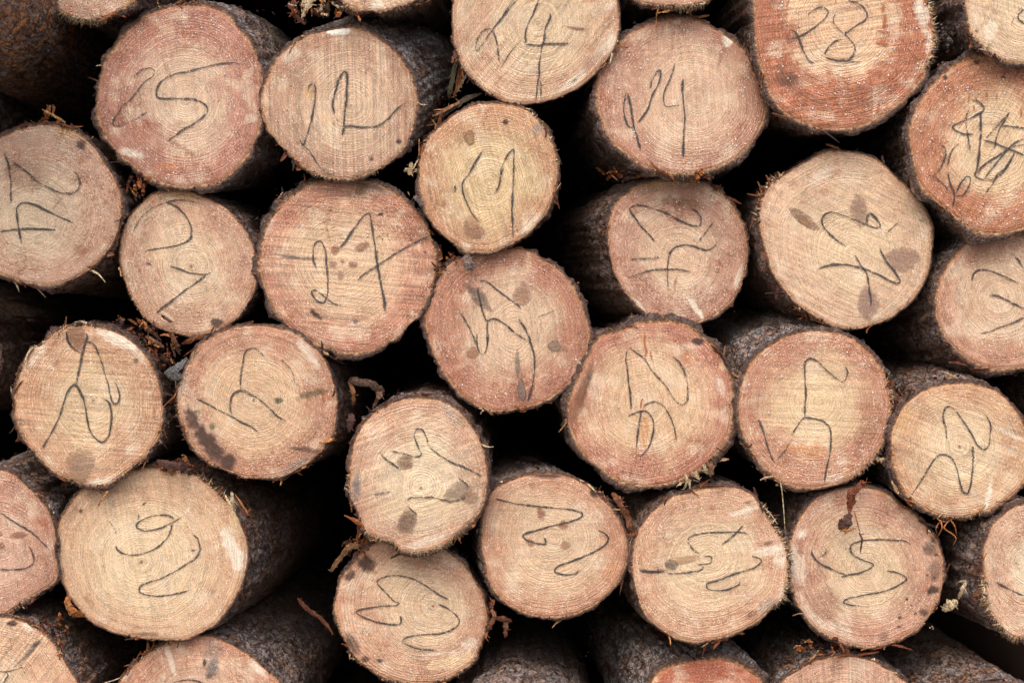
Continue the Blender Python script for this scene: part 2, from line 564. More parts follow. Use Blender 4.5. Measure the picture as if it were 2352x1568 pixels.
def build_log(i, sp):
    seed = i * 1.37 + 2.0
    lr = random.Random(100 + i)
    outl = np.array(sp['o'])
    NA, NS = (240, 56) if not sp.get('plain') else (120, 10)
    B = resample(spline(outl, True, 10), NA)
    d, (tx, tz) = sp['d'], sp.get('tilt', (0, 0))
    kx, kz = sp.get('face', (-tx * 0.45, -tz * 0.45))
    kx += lr.uniform(-.05, .05); kz += lr.uniform(-.05, .05)
    pith = np.array(sp['pith'])
    cen = B.mean(0)
    tg = np.roll(B, -1, 0) - np.roll(B, 1, 0)
    tg /= np.linalg.norm(tg, axis=1)[:, None]
    nrm = np.stack([tg[:, 1], -tg[:, 0]], 1)
    if ((B - cen) * nrm).sum() < 0:
        nrm = -nrm
    ang = np.arctan2(B[:, 1] - cen[1], B[:, 0] - cen[0])
    circ = lambda fr, z: fbm(np.stack([np.cos(ang) * fr, np.sin(ang) * fr, np.full(NA, z + seed * 5)], 1), 2) - 0.5
    B = B + nrm * (circ(5, 1) * 5.0 + circ(16, 2) * 2.0 + circ(60, 3) * 1.8)[:, None]
    pl = lambda p: place(p, d, kx, kz, cen)
    org = pl(pith)[0]
    rad = np.linalg.norm(B - cen, axis=1).mean()
    AREA.append((cen[0], cen[1], rad))
    root = bpy.data.objects.new('log', None)
    COL.objects.link(root)
    root.location = org
    root.empty_display_size = 0.05
    root['label'] = sp['label']
    root['category'] = 'log'
    root['group'] = sp.get('group', 'pine logs stacked in the pile')
    # ---- cut face: rings of vertices from the pith to the rim
    s = np.r_[0.004, np.linspace(0.02, 1, NS - 1)]
    px = (pith[None, None] + s[:, None, None] * (B - pith)[None]).reshape(-1, 2)
    S = np.repeat(s, NA)
    W = pl(px)
    dist = np.linalg.norm(px - pith, axis=1)
    ring = (dist * (1 - S) + S * rad * S) * K + (1 - S) * 0
    ring = dist * K * (1 - S * 0.75) + S * rad * K * (S * 0.75)
    for kn in sp.get('knots', []):
        e = kn[0]
        if len(e) == 5:
            q = np.hypot(px[:, 0] - e[0], px[:, 1] - e[1])
            rr = max(e[2], e[3])
            ring = ring - 0.55 * rr * K * np.exp(-(q / (1.25 * rr)) ** 2)
    n3 = lambda f, z, o=3: fbm(np.stack([px[:, 0] / f, px[:, 1] / f, np.full(len(px), z + seed * 9.1)], 1), o)
    a0, b0 = sp.get('mid', (0.35, 0.85))
    m = sstep(a0, b0, S + 0.5 * (n3(70, 1) - 0.5) + 0.22 * (n3(16, 2) - 0.5))
    cin, cout = lived(sp['cin']), lived(sp['cout'], 0.05)
    col = cin * (1 - m[:, None]) + cout * m[:, None]
    col *= (1 + 0.30 * (n3(45, 3) - 0.5) + 0.22 * (n3(9, 4) - 0.5))[:, None]
    cr = sstep(.52, .74, n3(38, 40)) * .50
    col = col * (1 - cr[:, None]) + srgb(228, 206, 180) * cr[:, None]
    br = sstep(.56, .74, n3(26, 41)) * (.10 + .22 * m)
    col = col * (1 - br[:, None]) + srgb(168, 106, 78) * br[:, None]
    red = np.clip(sp.get('red', 0.6) * (0.25 + 0.9 * m) * sstep(0.34, 0.62, n3(55, 5)) * 1.3, 0, 1)
    # weathered rim
    rimm = sstep(0.93, 1.0, S + 0.05 * (n3(20, 6) - 0.5)) * 0.45
    col = col * (1 - rimm[:, None]) + srgb(168, 112, 74) * rimm[:, None]
    for q, st in enumerate(sp.get('stains', [])):
        kind, e = st[0], st[1]
        stg = min(1.0, (st[2] if len(st) > 2 else 0.8) * 1.25)
        soft = st[3] if len(st) > 3 else 0.45
        w = sstep(1.0 + soft * 0.4, 1.0 - soft, blob(px, e, seed + q)) * stg
        if soft > 0.3:
            w = w * ((0.75 if kind == 'dark' else 0.55) + 0.9 * np.clip(n3(7, 20 + q) - 0.2, 0, 0.7))
        w = np.clip(w, 0, 1)
        col = col * (1 - w[:, None]) + STAIN[kind] * w[:, None]
        if kind in ('white', 'snow', 'pale', 'dark', 'blue'):
            red = red * (1 - w)
    rel = (n3(30, 7) - 0.5) * 0.0016 + (n3(5, 8) - 0.5) * 0.0004
    V = W.copy()
    V[:, 1] += rel * (S < 0.995) + sstep(0.965, 1.0, S) * 0.0016
    sa, samp = sp.get('saw', (lr.uniform(0, 180), 0.10))
    samp = max(samp, .065)
    ca, sn = math.cos(math.radians(sa)), math.sin(math.radians(sa))
    X, Z = px[:, 0] * K, px[:, 1] * K
    bend = 0.004 * (n3(120, 11, 2) - 0.5)
    attrs = {'ring': ring + seed * 0.37, 'red': red, 'wet': np.clip(sp.get('wet', 0.5) * (0.3 + m), 0, 1),
             'sawc': -X * sn + Z * ca + bend + seed, 'sawl': X * ca + Z * sn,
             'sawa': samp * (0.4 + 1.2 * n3(60, 12)) * (1.3 - sstep(0.0, 0.5, np.abs(n3(25, 13) - 0.5)))}
    F = grid_faces(NS, NA).tolist() + [tuple(range(NA))[::-1]]
    mesh_obj('cut_face', V, F, M_WOOD, root, attrs, {'tint': col}, origin=org)
    # ---- bark: rim and side
    WB = pl(B)
    nw = np.stack([nrm[:, 0], np.zeros(NA), -nrm[:, 1]], 1)
    th0 = sp.get('bark', 5.0) * 1.4 * K
    th = th0 * np.clip(0.35 + 2.0 * (circ(4, 30) + 0.40) + 1.6 * circ(9, 35) + 0.7 * circ(30, 31), 0.10, 2.8)
    A = np.array([tx, 1.0, tz])
    jag = 0.0035 * (circ(26, 33) + 0.25 * circ(60, 34))
    rows = [WB - nw * 0.0006 + A * 0.0014,
            WB + nw * (th * 0.35)[:, None] + A * (0.0002 + jag)[:, None],
            WB + nw * (th * 0.85)[:, None] + A * (0.0012 + jag * 1.3)[:, None],
            WB + nw * th[:, None] + A * (0.0035 + jag)[:, None]]
    rim = [1.0, 1.0, 0.95, 0.5]
    inn = [1.0, 0.14, 0.0, 0.0]
    L = 3.1 - d
    zz = []
    z = 0.0075
    while z < L:
        zz.append(z)
        z += 0.004 + z * 0.085
    zz.append(L)
    if sp.get('plain'):
        zz = [q for k, q in enumerate(zz) if k % 3 == 0] + [L]
    rad_m = rad * K
    bend_ = lambda q: 0.32 * (1 - math.exp(-q / 0.32))
    for z in zz:
        u = np.stack([np.cos(ang) * rad_m, np.full(NA, z), np.sin(ang) * rad_m], 1) + seed
        lump = (fbm(u * np.array([14, 5, 14]), 2) - 0.5) * 0.014
        plate = 1 - np.abs(fbm(u * np.array([85, 32, 85]), 3) * 2 - 1) * 1.6
        chip = (fbm(u * np.array([230, 110, 230]), 2) - 0.5)
        disp = lump * min(1, z / 0.06) + np.clip(plate, 0, 1) * -0.0035 + chip * 0.0028 + 0.0012
        rows.append(WB + nw * (th + disp * sp.get('rough', 1.0))[:, None] + np.array([tx * bend_(z), z, tz * bend_(z)]))
        rim.append(0.0); inn.append(0.0)
    R = len(rows)
    V = np.vstack(rows)
    gtone = sp.get('grey', 0.55)
    o = mesh_obj('bark', V, grid_faces(R, NA), M_BARK, root,
                 {'rim': np.repeat(rim, NA), 'inner': np.repeat(inn, NA), 'grey': np.full(R * NA, gtone),
                  'orange': np.full(R * NA, sp.get('orange', 0.38))}, origin=org)
    # far end
    # ---- knots, white scars
    fy = np.array([0, -1.0, 0])
    for kq, kn in enumerate(sp.get('knots', [])):
        e, tint, hard = kn[0], srgb(*kn[1]) * 0.90, max(kn[2], .42)
        NK = 36
        if len(e) == 5:
            t = np.linspace(0, 2 * math.pi, NK, endpoint=False)
            a = math.radians(e[4])
            ex = e[2] * (1 + 0.10 * np.cos(3 * t + seed)) * np.cos(t)
            ey = e[3] * (1 + 0.10 * np.sin(2 * t + seed)) * np.sin(t)
            bd = np.stack([e[0] + ex * math.cos(a) - ey * math.sin(a), e[1] + ex * math.sin(a) + ey * math.cos(a)], 1)
        else:
            bd = resample(spline(e, True, 8), NK)
        kc = bd.mean(0)
        ks = np.r_[0.02, 0.25, 0.45, 0.62, 0.76, 0.88, 1.0]
        kp = (kc[None, None] + ks[:, None, None] * (bd - kc)[None]).reshape(-1, 2)
        kv = pl(kp) + fy * (0.0009 + 0.00008 * kq)
        kc3 = kv.mean(0)
        F = grid_faces(len(ks), NK).tolist() + [tuple(range(NK))[::-1]]
        mesh_obj('knot', kv, F, M_KNOT, root, {'k': np.repeat(ks, NK), 'hard': np.full(len(kv), hard)},
                 {'tint': np.tile(tint, (len(kv), 1))}, origin=org)
    # ---- crayon numbers and resin streaks
    num = None
    if sp.get('marks'):
        num = bpy.data.objects.new('crayon_number', None)
        COL.objects.link(num)
        num.parent = root
        num.empty_display_size = 0.03
        if sp.get('number'):
            num['label'] = 'number %s handwritten in black crayon' % sp['number']
    for key, nm, mt in (('marks', 'crayon_stroke', M_CRAYON), ('streaks', 'resin_streak', M_STREAK)):
        for q0, mk in enumerate(sp.get(key, [])):
            w, stg, pts = mk
            cl = spline(pts, False, 8)
            ln = np.hypot(*np.diff(cl, axis=0).T).sum()
            n = max(4, int(ln / 2.0))
            cl = resample(cl, n, False)
            nz = lambda f, z: fbm(np.stack([np.arange(n) * f, np.full(n, seed + q0 * 7.3 + z), np.zeros(n)], 1), 2) - .5
            cl = cl + np.stack([nz(.35, 0), nz(.35, 9)], 1) * 2.0
            t = np.gradient(cl, axis=0)
            t /= np.linalg.norm(t, axis=1)[:, None] + 1e-9
            pn = np.stack([-t[:, 1], t[:, 0]], 1)
            q = np.linspace(0, 1, n)
            end = np.minimum(1, np.minimum(q, 1 - q) * ln / 10.0)
            ww = w * 1.3 * (0.6 + 0.45 * end) * (1.0 + 1.5 * nz(.10, 3))
            st_ = stg * (0.75 + 0.25 * end) + 0.30 * nz(.10, 5)
            vv = np.vstack([pl(cl + pn * (ww * off)[:, None]) + fy * (0.0016 + 0.00004 * q0) for off in (-.5, 0, .5)])
            ff = [(k * n + j, k * n + j + 1, k * n + j + n + 1, k * n + j + n) for j in range(n - 1) for k in range(2)]
            mesh_obj(nm, vv, ff, mt, num if key == 'marks' else root, {'v': np.repeat([1., 0., 1.], n), 'str': np.tile(st_, 3)}, origin=org)
    # ---- ragged bits on the rim
    idx = lambda deg: int(np.argmin(np.abs(np.angle(np.exp(1j * (ang - math.radians(deg)))))))
    spl, shr, flk, bead = bag(), bag(), bag(), bag()
    for (d0, d1, n, ln, pale) in sp.get('fringe', []):
        for _ in range(int(n * (1.7 if pale >= .6 else .8))):
            j = idx(lr.uniform(d0, d1))
            base = WB[j] + nw[j] * lr.uniform(-2, 1) * K + A * lr.uniform(-0.001, 0.004)
            dr = nw[j] * lr.uniform(0.5, 1) + np.array([lr.gauss(0, .35), lr.uniform(-.5, .15), lr.gauss(0, .35)])
            dr /= np.linalg.norm(dr)
            l_ = ln * K * lr.uniform(0.35, 1.15) * (1.8 if pale >= .6 else 1.2)
            sd = np.cross(dr, [0, 1, 0]); sd /= np.linalg.norm(sd) + 1e-9
            w = lr.uniform(1.0, 3.2) * K
            tip = base + dr * l_ + np.array([lr.gauss(0, .1), 0, lr.gauss(0, .1)]) * l_
            v = [base - sd * w, base + sd * w, base + np.array([0, w, 0]) * 1.2, tip]
            c = PALEC[lr.randrange(3)] * lr.uniform(.75, 1.05) if lr.random() < max(pale, .55) else BARKC[lr.randrange(6)] * .8
            bag_add(spl, v, [(0, 1, 3), (1, 2, 3), (2, 0, 3)], c)
    nsh = int(sp.get('shreds', 22) * 1.25)
    for _ in range(0 if sp.get('plain') else nsh):
        if sp.get('shred_at') and lr.random() < 0.75:
            a, b = sp['shred_at'][lr.randrange(len(sp['shred_at']))]
            j = idx(lr.uniform(a, b))
        else:
            j = lr.randrange(NA)
        big = lr.random() < 0.45
        base = WB[j] + nw[j] * th[j] * lr.uniform(0.1, 0.9) + A * lr.uniform(0.0, 0.006)
        tgw = np.cross(nw[j], [0, 1, 0])
        dr = nw[j] * lr.uniform(-0.1, 0.45) + tgw * lr.choice((-1, 1)) * lr.uniform(0.5, 1) + np.array([0, lr.uniform(-.35, .25), 0])
        dr /= np.linalg.norm(dr)
        l_ = (lr.uniform(10, 30) if big else lr.uniform(3, 10)) * K
        w = (lr.uniform(4, 10) if big else lr.uniform(2.0, 5.0)) * K
        cv = np.array([lr.gauss(0, .5), lr.gauss(-.15, .35), lr.gauss(-.1, .5)])
        q = np.linspace(0, 1, 6)[:, None]
        p = base + dr * l_ * q + cv * l_ * q * q
        ws = w * np.array([0.9, 1.0, lr.uniform(.7, 1.1), lr.uniform(.6, 1), lr.uniform(.4, .9), lr.uniform(.1, .5)])
        v, f = ribbon_geo(p, ws, nw[j] * lr.uniform(-1, 1) + np.array([0, lr.uniform(.2, 1), 0]), 0.0009, lr.uniform(-.6, .9), .3, lr.random())
        c = BARKC[lr.randrange(6)] * lr.uniform(.45, 1.05)
        if lr.random() < .12:
            c = PALEC[lr.randrange(3)] * .8
        bag_add(shr, v, f, c)
    # crumbs of bark caught along the rim
    for _ in range(0 if sp.get('plain') else int(nsh * 1.2)):
        if sp.get('shred_at') and lr.random() < 0.7:
            a, b_ = sp['shred_at'][lr.randrange(len(sp['shred_at']))]
            j = idx(lr.uniform(a, b_))
        else:
            j = lr.randrange(NA)
        cp = WB[j] + nw[j] * (th[j] * lr.uniform(.2, 1.3)) + A * lr.uniform(-.001, .012)
        r_ = lr.uniform(.9, 3.6) * K
        ax = np.array([[lr.gauss(0, 1) for _ in range(3)] for _ in range(6)])
        ax /= np.linalg.norm(ax, axis=1)[:, None]
        v = cp + np.array([[1, 0, 0], [-1, 0, 0], [0, 1, 0], [0, -1, 0], [0, 0, 1], [0, 0, -1]]) * r_ * np.array([[lr.uniform(.4, 1.3)] for _ in range(6)]) + ax * r_ * .35
        bag_add(flk, v, [(0, 2, 4), (2, 1, 4), (1, 3, 4), (3, 0, 4), (2, 0, 5), (1, 2, 5), (3, 1, 5), (0, 3, 5)], BARKC[lr.randrange(6)] * lr.uniform(.25, .8))
    # scaly flakes standing off the side of the log
    nfl = 0 if sp.get('plain') else sp.get('flakes', 70)
    for _ in range(nfl):
        j = lr.randrange(NA)
        z = 0.008 + 0.35 * lr.random() ** 2
        r_ = lr.uniform(3, 9) * K
        cpt = WB[j] + nw[j] * (th[j] + 0.0012) + A * z
        tgw = np.cross(nw[j], [0, 1, 0])
        up = nw[j] + tgw * lr.gauss(0, .25) + np.array([0, lr.gauss(0, .25), 0])
        up /= np.linalg.norm(up)
        e1 = np.cross(up, [0.1, 1, 0.2]); e1 /= np.linalg.norm(e1)
        e2 = np.cross(up, e1)
        k = lr.randint(5, 7)
        ring_ = [cpt + (e1 * math.cos(6.283 * q / k) * 0.6 + e2 * math.sin(6.283 * q / k)) * r_ * lr.uniform(.6, 1.2) for q in range(k)]
        v = ring_ + [p - up * 0.0012 for p in ring_]
        f = [tuple(range(k))] + [(q, (q + 1) % k, k + (q + 1) % k, k + q) for q in range(k)]
        g = lr.random()
        c = srgb(118, 112, 112) * lr.uniform(.4, 1.2) if g < gtone * .7 else BARKC[lr.choice((1, 2, 4, 4))] * lr.uniform(.35, 1.0)
        bag_add(flk, v, f, c)
    # sawdust chips lying on the face, resin beads
    for (e, n, ln) in sp.get('chips', []):
        for _ in range(n):
            a, q = lr.uniform(0, 6.283), math.sqrt(lr.random())
            cxy = (e[0] + e[2] * q * math.cos(a), e[1] + e[3] * q * math.sin(a))
            b3 = pl([cxy])[0] + fy * 0.0014
            a2 = lr.gauss(math.radians(e[4]), .6)
            l_ = ln * lr.uniform(.5, 1.2) * K
            dv = np.array([math.cos(a2), lr.uniform(-.25, .1), -math.sin(a2)]) * l_
            v, f = strip_geo(np.array([b3 - dv / 2, b3, b3 + dv / 2]), np.array([.5, 1, .6]) * lr.uniform(1.2, 2.6) * K, (dv[2], 0, -dv[0]), 0.0007)
            bag_add(spl, v, f, PALEC[lr.randrange(3)] * lr.uniform(.85, 1.1))
    for (n, s0) in sp.get('beads', []):
        for _ in range(n):
            j = lr.randrange(NA)
            q = lr.uniform(s0, 0.97)
            p2 = pith + (B[j] - pith) * q
            r_ = lr.uniform(0.9, 2.1) * K
            v, f = bead_geo(pl([p2])[0] + fy * (r_ * .4 + .0004), r_, 1, lr.uniform(1, 1.5))
            bag_add(bead, v, f, (1, 1, 1))
    bag_build(spl, 'splinters', M_SPLINTER, root, org)
    bag_build(shr, 'bark_shreds', M_SHRED, root, org)
    bag_build(flk, 'bark_flakes', M_SHRED, root, org, smooth=False)
    bag_build(bead, 'resin_beads', M_RESIN, root, org)
    return root

def circle(cx, cy, r, n=14, sq=0.06, ph=0.0):
    return [(cx + r * (1 + sq * math.sin(2 * t + ph)) * math.cos(t), cy + r * (1 + sq * math.cos(3 * t + ph)) * math.sin(t))
            for t in [2 * math.pi * k / n for k in range(n)]]

# ------------------------------------------------------------------ the logs as surveyed
def m(*a, w=4.2, s=1.0):
    return (w, s, TT(*a))

LOGS = []
def log(**k):
    LOGS.append(k)

log(number='25', label='thick pinkish log end marked 25, upper left', d=0.0, tilt=(0.14, 0.14), face=(0, 0),
    o=TT(0, '1650 45 1850 80 2000 195 2130 360 2210 560 2245 760 2245 950 2205 1130 2130 1300 1990 1470', 1, '1850 150 1580 190 1340 130 1190 50',
         0, '1010 1300 920 1190 860 1060 832 930 838 780 870 620 930 500 1010 380 1110 260 1230 150 1370 85 1500 50'),
    pith=T(0, '1590 850')[0], cin=(214, 174, 138), cout=(180, 122, 98), mid=(.3, .75), red=.8, bark=8, grey=.75, saw=(85, .06),
    marks=[m(0, '1140 670 1200 610 1270 585 1320 600 1310 650 1230 710 1170 790 1120 850 1060 900 1010 970 970 1040 985 1080 1060 1065 1180 1010 1270 950', s=.86, w=3.6),
           m(0, '2080 550 1980 540 1850 555 1720 585 1580 620 1470 645 1380 700 1340 770 1345 830 1400 845 1520 845 1640 850 1730 880 1775 930 1750 990 1660 1060 1570 1110 1500 1160 1430 1215', w=4.6)],
    stains=[('white', E(0, 1120, 1310, 120, 40, 15), .7), ('white', E(0, 2150, 1010, 60, 40), .45), ('orange', E(0, 1430, 1420, 110, 25), .5),
            ('brown', E(0, 1430, 590, 20, 160, -25), .4), ('brown', E(0, 1500, 1230, 260, 22, 30), .45)],
    fringe=[(60, 120, 26, 7, .4)], shreds=34, shred_at=[(110, 160), (255, 290)], beads=[(40, .5)])

log(number='22', label='tan log end marked 22 with a white chipped spot at its top rim', d=-0.01, tilt=(0.24, 0.36), face=(0, 0),
    o=T(10, '640 265 860 240 990 275 1130 355 1240 450 1330 580 1385 700 1415 850 1410 1000 1380 1130 1310 1260 1210 1370 1080 1455 900 1520 760 1530 620 1500 480 1440 370 1350 280 1260 190 1150 120 1030 95 900 110 790 160 650 230 510 330 410 470 320'),
    pith=T(10, '870 900')[0], cin=(206, 166, 128), cout=(184, 140, 108), mid=(.3, .95), red=.35, bark=6, grey=.97, orange=.06, saw=(88, .16), wet=.3,
    marks=[m(10, '500 790 500 740 530 725 560 745 560 820 550 900 530 1010 500 1120 470 1210 455 1240 425 1195'),
           m(10, '455 1240 520 1310 570 1390 620 1450 680 1490 740 1480', w=3.2, s=.95),
           m(10, '725 975 710 920 715 850 740 750 770 660 810 615 830 640 830 740 825 850 810 950 805 1050 790 1160', w=4.6, s=1.05),
           m(10, '805 1090 850 1078 950 1090 1050 1088 1110 1070 1180 1020 1240 950 1310 890', w=4.6, s=1.05)],
    stains=[('snow', E(10, 760, 268, 118, 34, -2), 1.0, .12), ('white', E(10, 350, 470, 90, 60, -40), .45), ('dark', E(10, 1270, 1215, 30, 26), .8),
            ('dark', E(10, 1040, 1360, 22, 18), .6), ('brown', E(10, 1005, 600, 14, 50, 30), .5), ('gold', E(10, 505, 800, 40, 60), .5)],
    fringe=[(50, 125, 44, 7, .8)], shreds=26, shred_at=[(225, 262), (120, 160)], chips=[(E(10, 700, 700, 500, 450, 20), 26, 6)])

log(number='24', label='pale straight-grained log end marked 24 with a brown wedge crack, top middle', d=-0.03, tilt=(0, 0.18),
    o=TT(10, '1750 0 1735 150 1745 300 1780 470 1830 590 1910 680 2030 790', 20, '62 870 180 885 330 870 480 830 640 760 790 640 900 520 960 430 1000 330 1015 200 1010 80 990 -30 880 -250 700 -400 450 -480 150 -470', 10, '2050 -380 1870 -200'),
    pith=T(20, '330 195')[0], cin=(214, 178, 134), cout=(206, 162, 124), red=.3, bark=3, grey=.3, saw=(130, .10),
    marks=[m(20, '330 0 310 60 280 130 240 210 215 300 220 350 210 380'), m(20, '205 385 270 385 340 390 380 378 450 378 520 378 590 375', s=.95, w=4.6),
           m(20, '430 110 425 170 390 240 380 330 360 400 345 480 335 560 335 640 320 720 315 790 305 860', w=5.2, s=.98), m(20, '350 690 350 840', w=3, s=.9),
           m(10, '2280 0 2230 60 2170 140 2080 250 2010 350 1960 420 1935 440'), m(10, '1925 420 1950 330 1990 270 2040 250 2080 280 2110 360 2120 440 2130 520 2145 550', s=.93),
           m(20, '0 180 60 80 120 0', w=3.4, s=.9)],
    knots=[(T(20, '215 300 90 435 0 580 -12 625 45 520 130 400'), (116, 70, 56), .25), (T(20, '530 218 600 225 700 235 780 255 690 268 590 250'), (138, 84, 66), .2)],
    stains=[('white', E(20, 920, 390, 60, 130, 40), .5), ('white', E(20, 620, 700, 160, 40, -38), .6), ('dark', E(20, 640, 690, 30, 14, -30), .6), ('purple', E(20, 800, 520, 160, 40, -42), .35),
            ('white', E(20, 930, 60, 70, 35, -30), .5), ('green', E(10, 1900, 590, 30, 20), .4)],
    fringe=[(95, 150, 30, 6, .5), (-10, 20, 14, 7, .4)], shreds=22, shred_at=[(120, 160), (5, 40)])

log(number='24', label='reddish log end marked 24 with bark showing along its lower left', d=-0.01, tilt=(-0.05, -0.02),
    o=T(20, '1500 165 1650 170 1800 225 1950 320 2060 430 2150 550 2220 690 2265 850 2260 980 2210 1120 2130 1240 2000 1350 1850 1430 1650 1480 1450 1480 1250 1420 1100 1330 970 1210 890 1080 845 930 835 780 850 640 910 510 1000 390 1120 290 1300 205'),
    pith=T(20, '1690 830')[0], cin=(212, 166, 128), cout=(182, 126, 98), mid=(.45, .95), red=.7, bark=8, grey=.5, saw=(86, .05),
    marks=[m(20, '1080 800 1060 880 1060 960 1075 1040 1110 1090 1150 1080'), m(20, '1090 800 1110 870 1125 960 1140 1060 1165 1150 1190 1240 1200 1290', w=4.6),
           m(20, '1170 1060 1220 1000 1270 920 1300 820 1350 730 1375 640 1365 605 1335 630 1300 690 1285 760'),
           m(20, '1495 540 1475 620 1450 690 1410 770 1400 850 1415 910 1470 910 1545 900'), m(20, '1560 680 1560 780 1570 880 1580 1000 1575 1120 1567 1240 1565 1350', w=5.4, s=1.02)],
    stains=[('white', E(20, 1950, 340, 40, 60, 20), .9, .2), ('white', E(20, 1510, 190, 40, 22), .8), ('brown', E(20, 1890, 470, 18, 140, 12), .5), ('brown', E(20, 1480, 320, 16, 140, 4), .4), ('purple', E(20, 900, 710, 40, 30), .5)],
    fringe=[(70, 95, 26, 10, .8)], shreds=34, shred_at=[(60, 110), (255, 290), (310, 350)], beads=[(46, .6)])

log(number='28', label='large resin-beaded log end marked 28, orange-red around a pale heart', d=-0.03, tilt=(0.0, 0.12),
    o=T(30, '60 -50 50 100 52 250 72 450 125 620 180 790 270 925 400 1020 560 1085 700 1105 860 1095 1020 1050 1180 960 1300 870 1400 770 1490 650 1550 500 1585 350 1570 180 1530 50 1450 -120 1250 -400 1000 -540 750 -570 480 -520 220 -330 100 -180'),
    pith=T(30, '800 190')[0], cin=(222, 172, 124), cout=(184, 112, 76), mid=(.50, .70), red=.75, bark=8, grey=.3, saw=(172, .20), wet=1.0,
    marks=[m(30, '500 150 520 110 590 70 650 75 675 110 640 170 580 220 510 270 450 305 390 330 330 340'), m(30, '360 265 390 270 420 320 450 400 480 470 510 520 560 548', w=4.6),
           m(30, '850 10 930 30 990 80 1010 130 985 180 920 220 850 270 820 295 870 350 905 400 900 450 880 490 840 520 760 520 690 505 650 490'),
           m(30, '640 465 680 410 730 360 790 340'), m(30, '815 295 770 260 730 210 720 170 735 120', s=.92), m(30, '840 520 900 530 950 530', s=.9, w=3)],
    streaks=[m(30, '1080 265 1130 268 1200 290', w=6), m(30, '1080 365 1130 372 1190 378', w=6), m(30, '1150 40 1140 110', w=7), m(30, '1160 130 1155 250', w=7), m(30, '870 40 862 70', w=5), m(30, '1040 650 1035 720', w=6),
             m(30, '1120 600 1115 680', w=5), m(30, '1210 620 1205 700', w=6), m(30, '1105 900 1100 960', w=5), m(30, '805 920 800 980', w=5), m(30, '380 840 375 900', w=5), m(30, '490 830 485 880', w=5),
             m(30, '175 490 170 560', w=5), m(30, '310 470 305 540', w=5), m(30, '735 -10 740 30', w=5), m(30, '1340 640 1335 700', w=5), m(30, '285 760 280 830', w=5), m(30, '1050 760 1045 830', w=5)],
    stains=[('white', E(30, 1480, 120, 60, 170, -12), .85), ('white', E(30, 1540, 380, 30, 130, 6), .6), ('dark', E(30, 330, 680, 130, 70, 35), .45), ('dark', E(30, 560, 860, 200, 40, 20), .3)],
    fringe=[(-30, 25, 90, 9, .85), (40, 110, 20, 4, .3)], shreds=20, shred_at=[(100, 160)], beads=[(190, .48)])

log(number='26', label='log end with a scratched-out number and 26 beside it, right edge', d=-0.02, tilt=(0.04, 0.02),
    o=TT(30, '2020 480 1870 510 1740 580 1620 680 1510 810 1430 950 1390 1080 1385 1220 1410 1380 1440 1500', 31, '1480 190 1580 290 1700 390 1820 480 1950 560 2100 590 2250 570 2400 520 2560 430 2720 250 2820 20', 30, '2860 1250 2830 1050 2740 850 2600 680 2400 530 2200 470'),
    pith=T(30, '2060 1240')[0], cin=(222, 180, 130), cout=(190, 122, 82), mid=(.42, .72), red=.7, bark=9, grey=.6, saw=(120, .10), wet=.9,
    marks=[m(30, '1630 1235 1670 1260 1680 1320 1660 1390 1620 1460 1570 1510', s=.95), m(31, '1530 90 1580 100 1630 140 1680 190 1730 240', s=.9),
           m(30, '1790 1230 1740 1280 1710 1350 1700 1430', s=.9), m(31, '1700 60 1710 130 1740 210 1755 270 1745 340 1740 370'), m(31, '1760 260 1820 265 1860 220 1890 150 1890 110 1860 100 1820 140 1780 210 1755 260'),
           m(30, '1980 960 1980 1100 1975 1200 1965 1320 1950 1440 1930 1500 1970 1530 2010 1535', w=5.6), m(30, '1900 860 1950 870 2000 910 2000 950 1960 975 1900 1010 1800 1050 1740 1085 1770 1120 1840 1150 1920 1150', w=4.6),
           m(30, '2230 960 2190 1020 2140 1110 2110 1200 2100 1270', w=4.6), m(30, '2160 1075 2250 1085 2352 1100', w=4.6), m(30, '2000 1200 2080 1220 2180 1260 2280 1300 2352 1330', w=5), m(30, '2352 1190 2260 1230 2200 1290 2120 1340 2040 1390 1990 1430 1950 1490'),
           m(30, '2270 1310 2200 1420 2120 1500 2080 1560'), m(30, '2010 1535 2070 1450 2150 1350 2220 1270'), m(30, '1880 930 1850 1030 1870 1160 1890 1290', s=.86), m(30, '2240 1360 2190 1450 2100 1530 2010 1535'), m(31, '2120 100 2070 180 2020 240'),
           m(30, '2230 960 2100 1100 2010 1200', s=.9, w=3.4), m(30, '1960 1440 2100 1350 2210 1270 2352 1240', s=.95, w=3.4)],
    streaks=[m(30, '1940 830 1935 870', w=6), m(30, '2030 790 2030 860', w=7), m(30, '2118 800 2110 860', w=6), m(30, '1925 905 1920 950', w=6), m(30, '2330 930 2325 1010', w=6), m(30, '1880 800 1878 880', w=5)],
    stains=[('dark', E(30, 1950, 535, 32, 20), 1, .2), ('dark', E(30, 1680, 665, 22, 20), .9, .2), ('dark', E(30, 2175, 665, 26, 16), .8, .25), ('dark', E(30, 2290, 590, 26, 14), .8, .3)],
    fringe=[(80, 130, 16, 5, .4)], shreds=20, beads=[(120, .5)])

log(label='pale log end cut off by the top right corner', d=-0.05, tilt=(0.02, 0.1),
    o=T(30, '1850 0 1865 120 1900 270 1980 380 2090 460 2200 520 2330 540 2480 520 2640 450 2780 320 2850 100 2850 -150 2700 -380 2400 -500 2100 -420 1920 -230 1860 -100'),
    pith=T(30, '2400 20')[0], cin=(220, 184, 138), cout=(208, 172, 132), red=.25, bark=6, grey=.4, orange=.5, saw=(20, .09),
    marks=[m(30, '2352 85 2310 120 2300 160 2340 200 2370 210'), m(30, '2240 220 2260 160', s=.85, w=3)],
    stains=[('white', E(30, 2060, 260, 60, 90, 20), .7), ('dark', E(30, 1950, 270, 20, 20), .5), ('dark', E(30, 2330, 90, 40, 20), .35)],
    fringe=[(95, 185, 70, 6, .5)], shreds=26, shred_at=[(110, 160)])

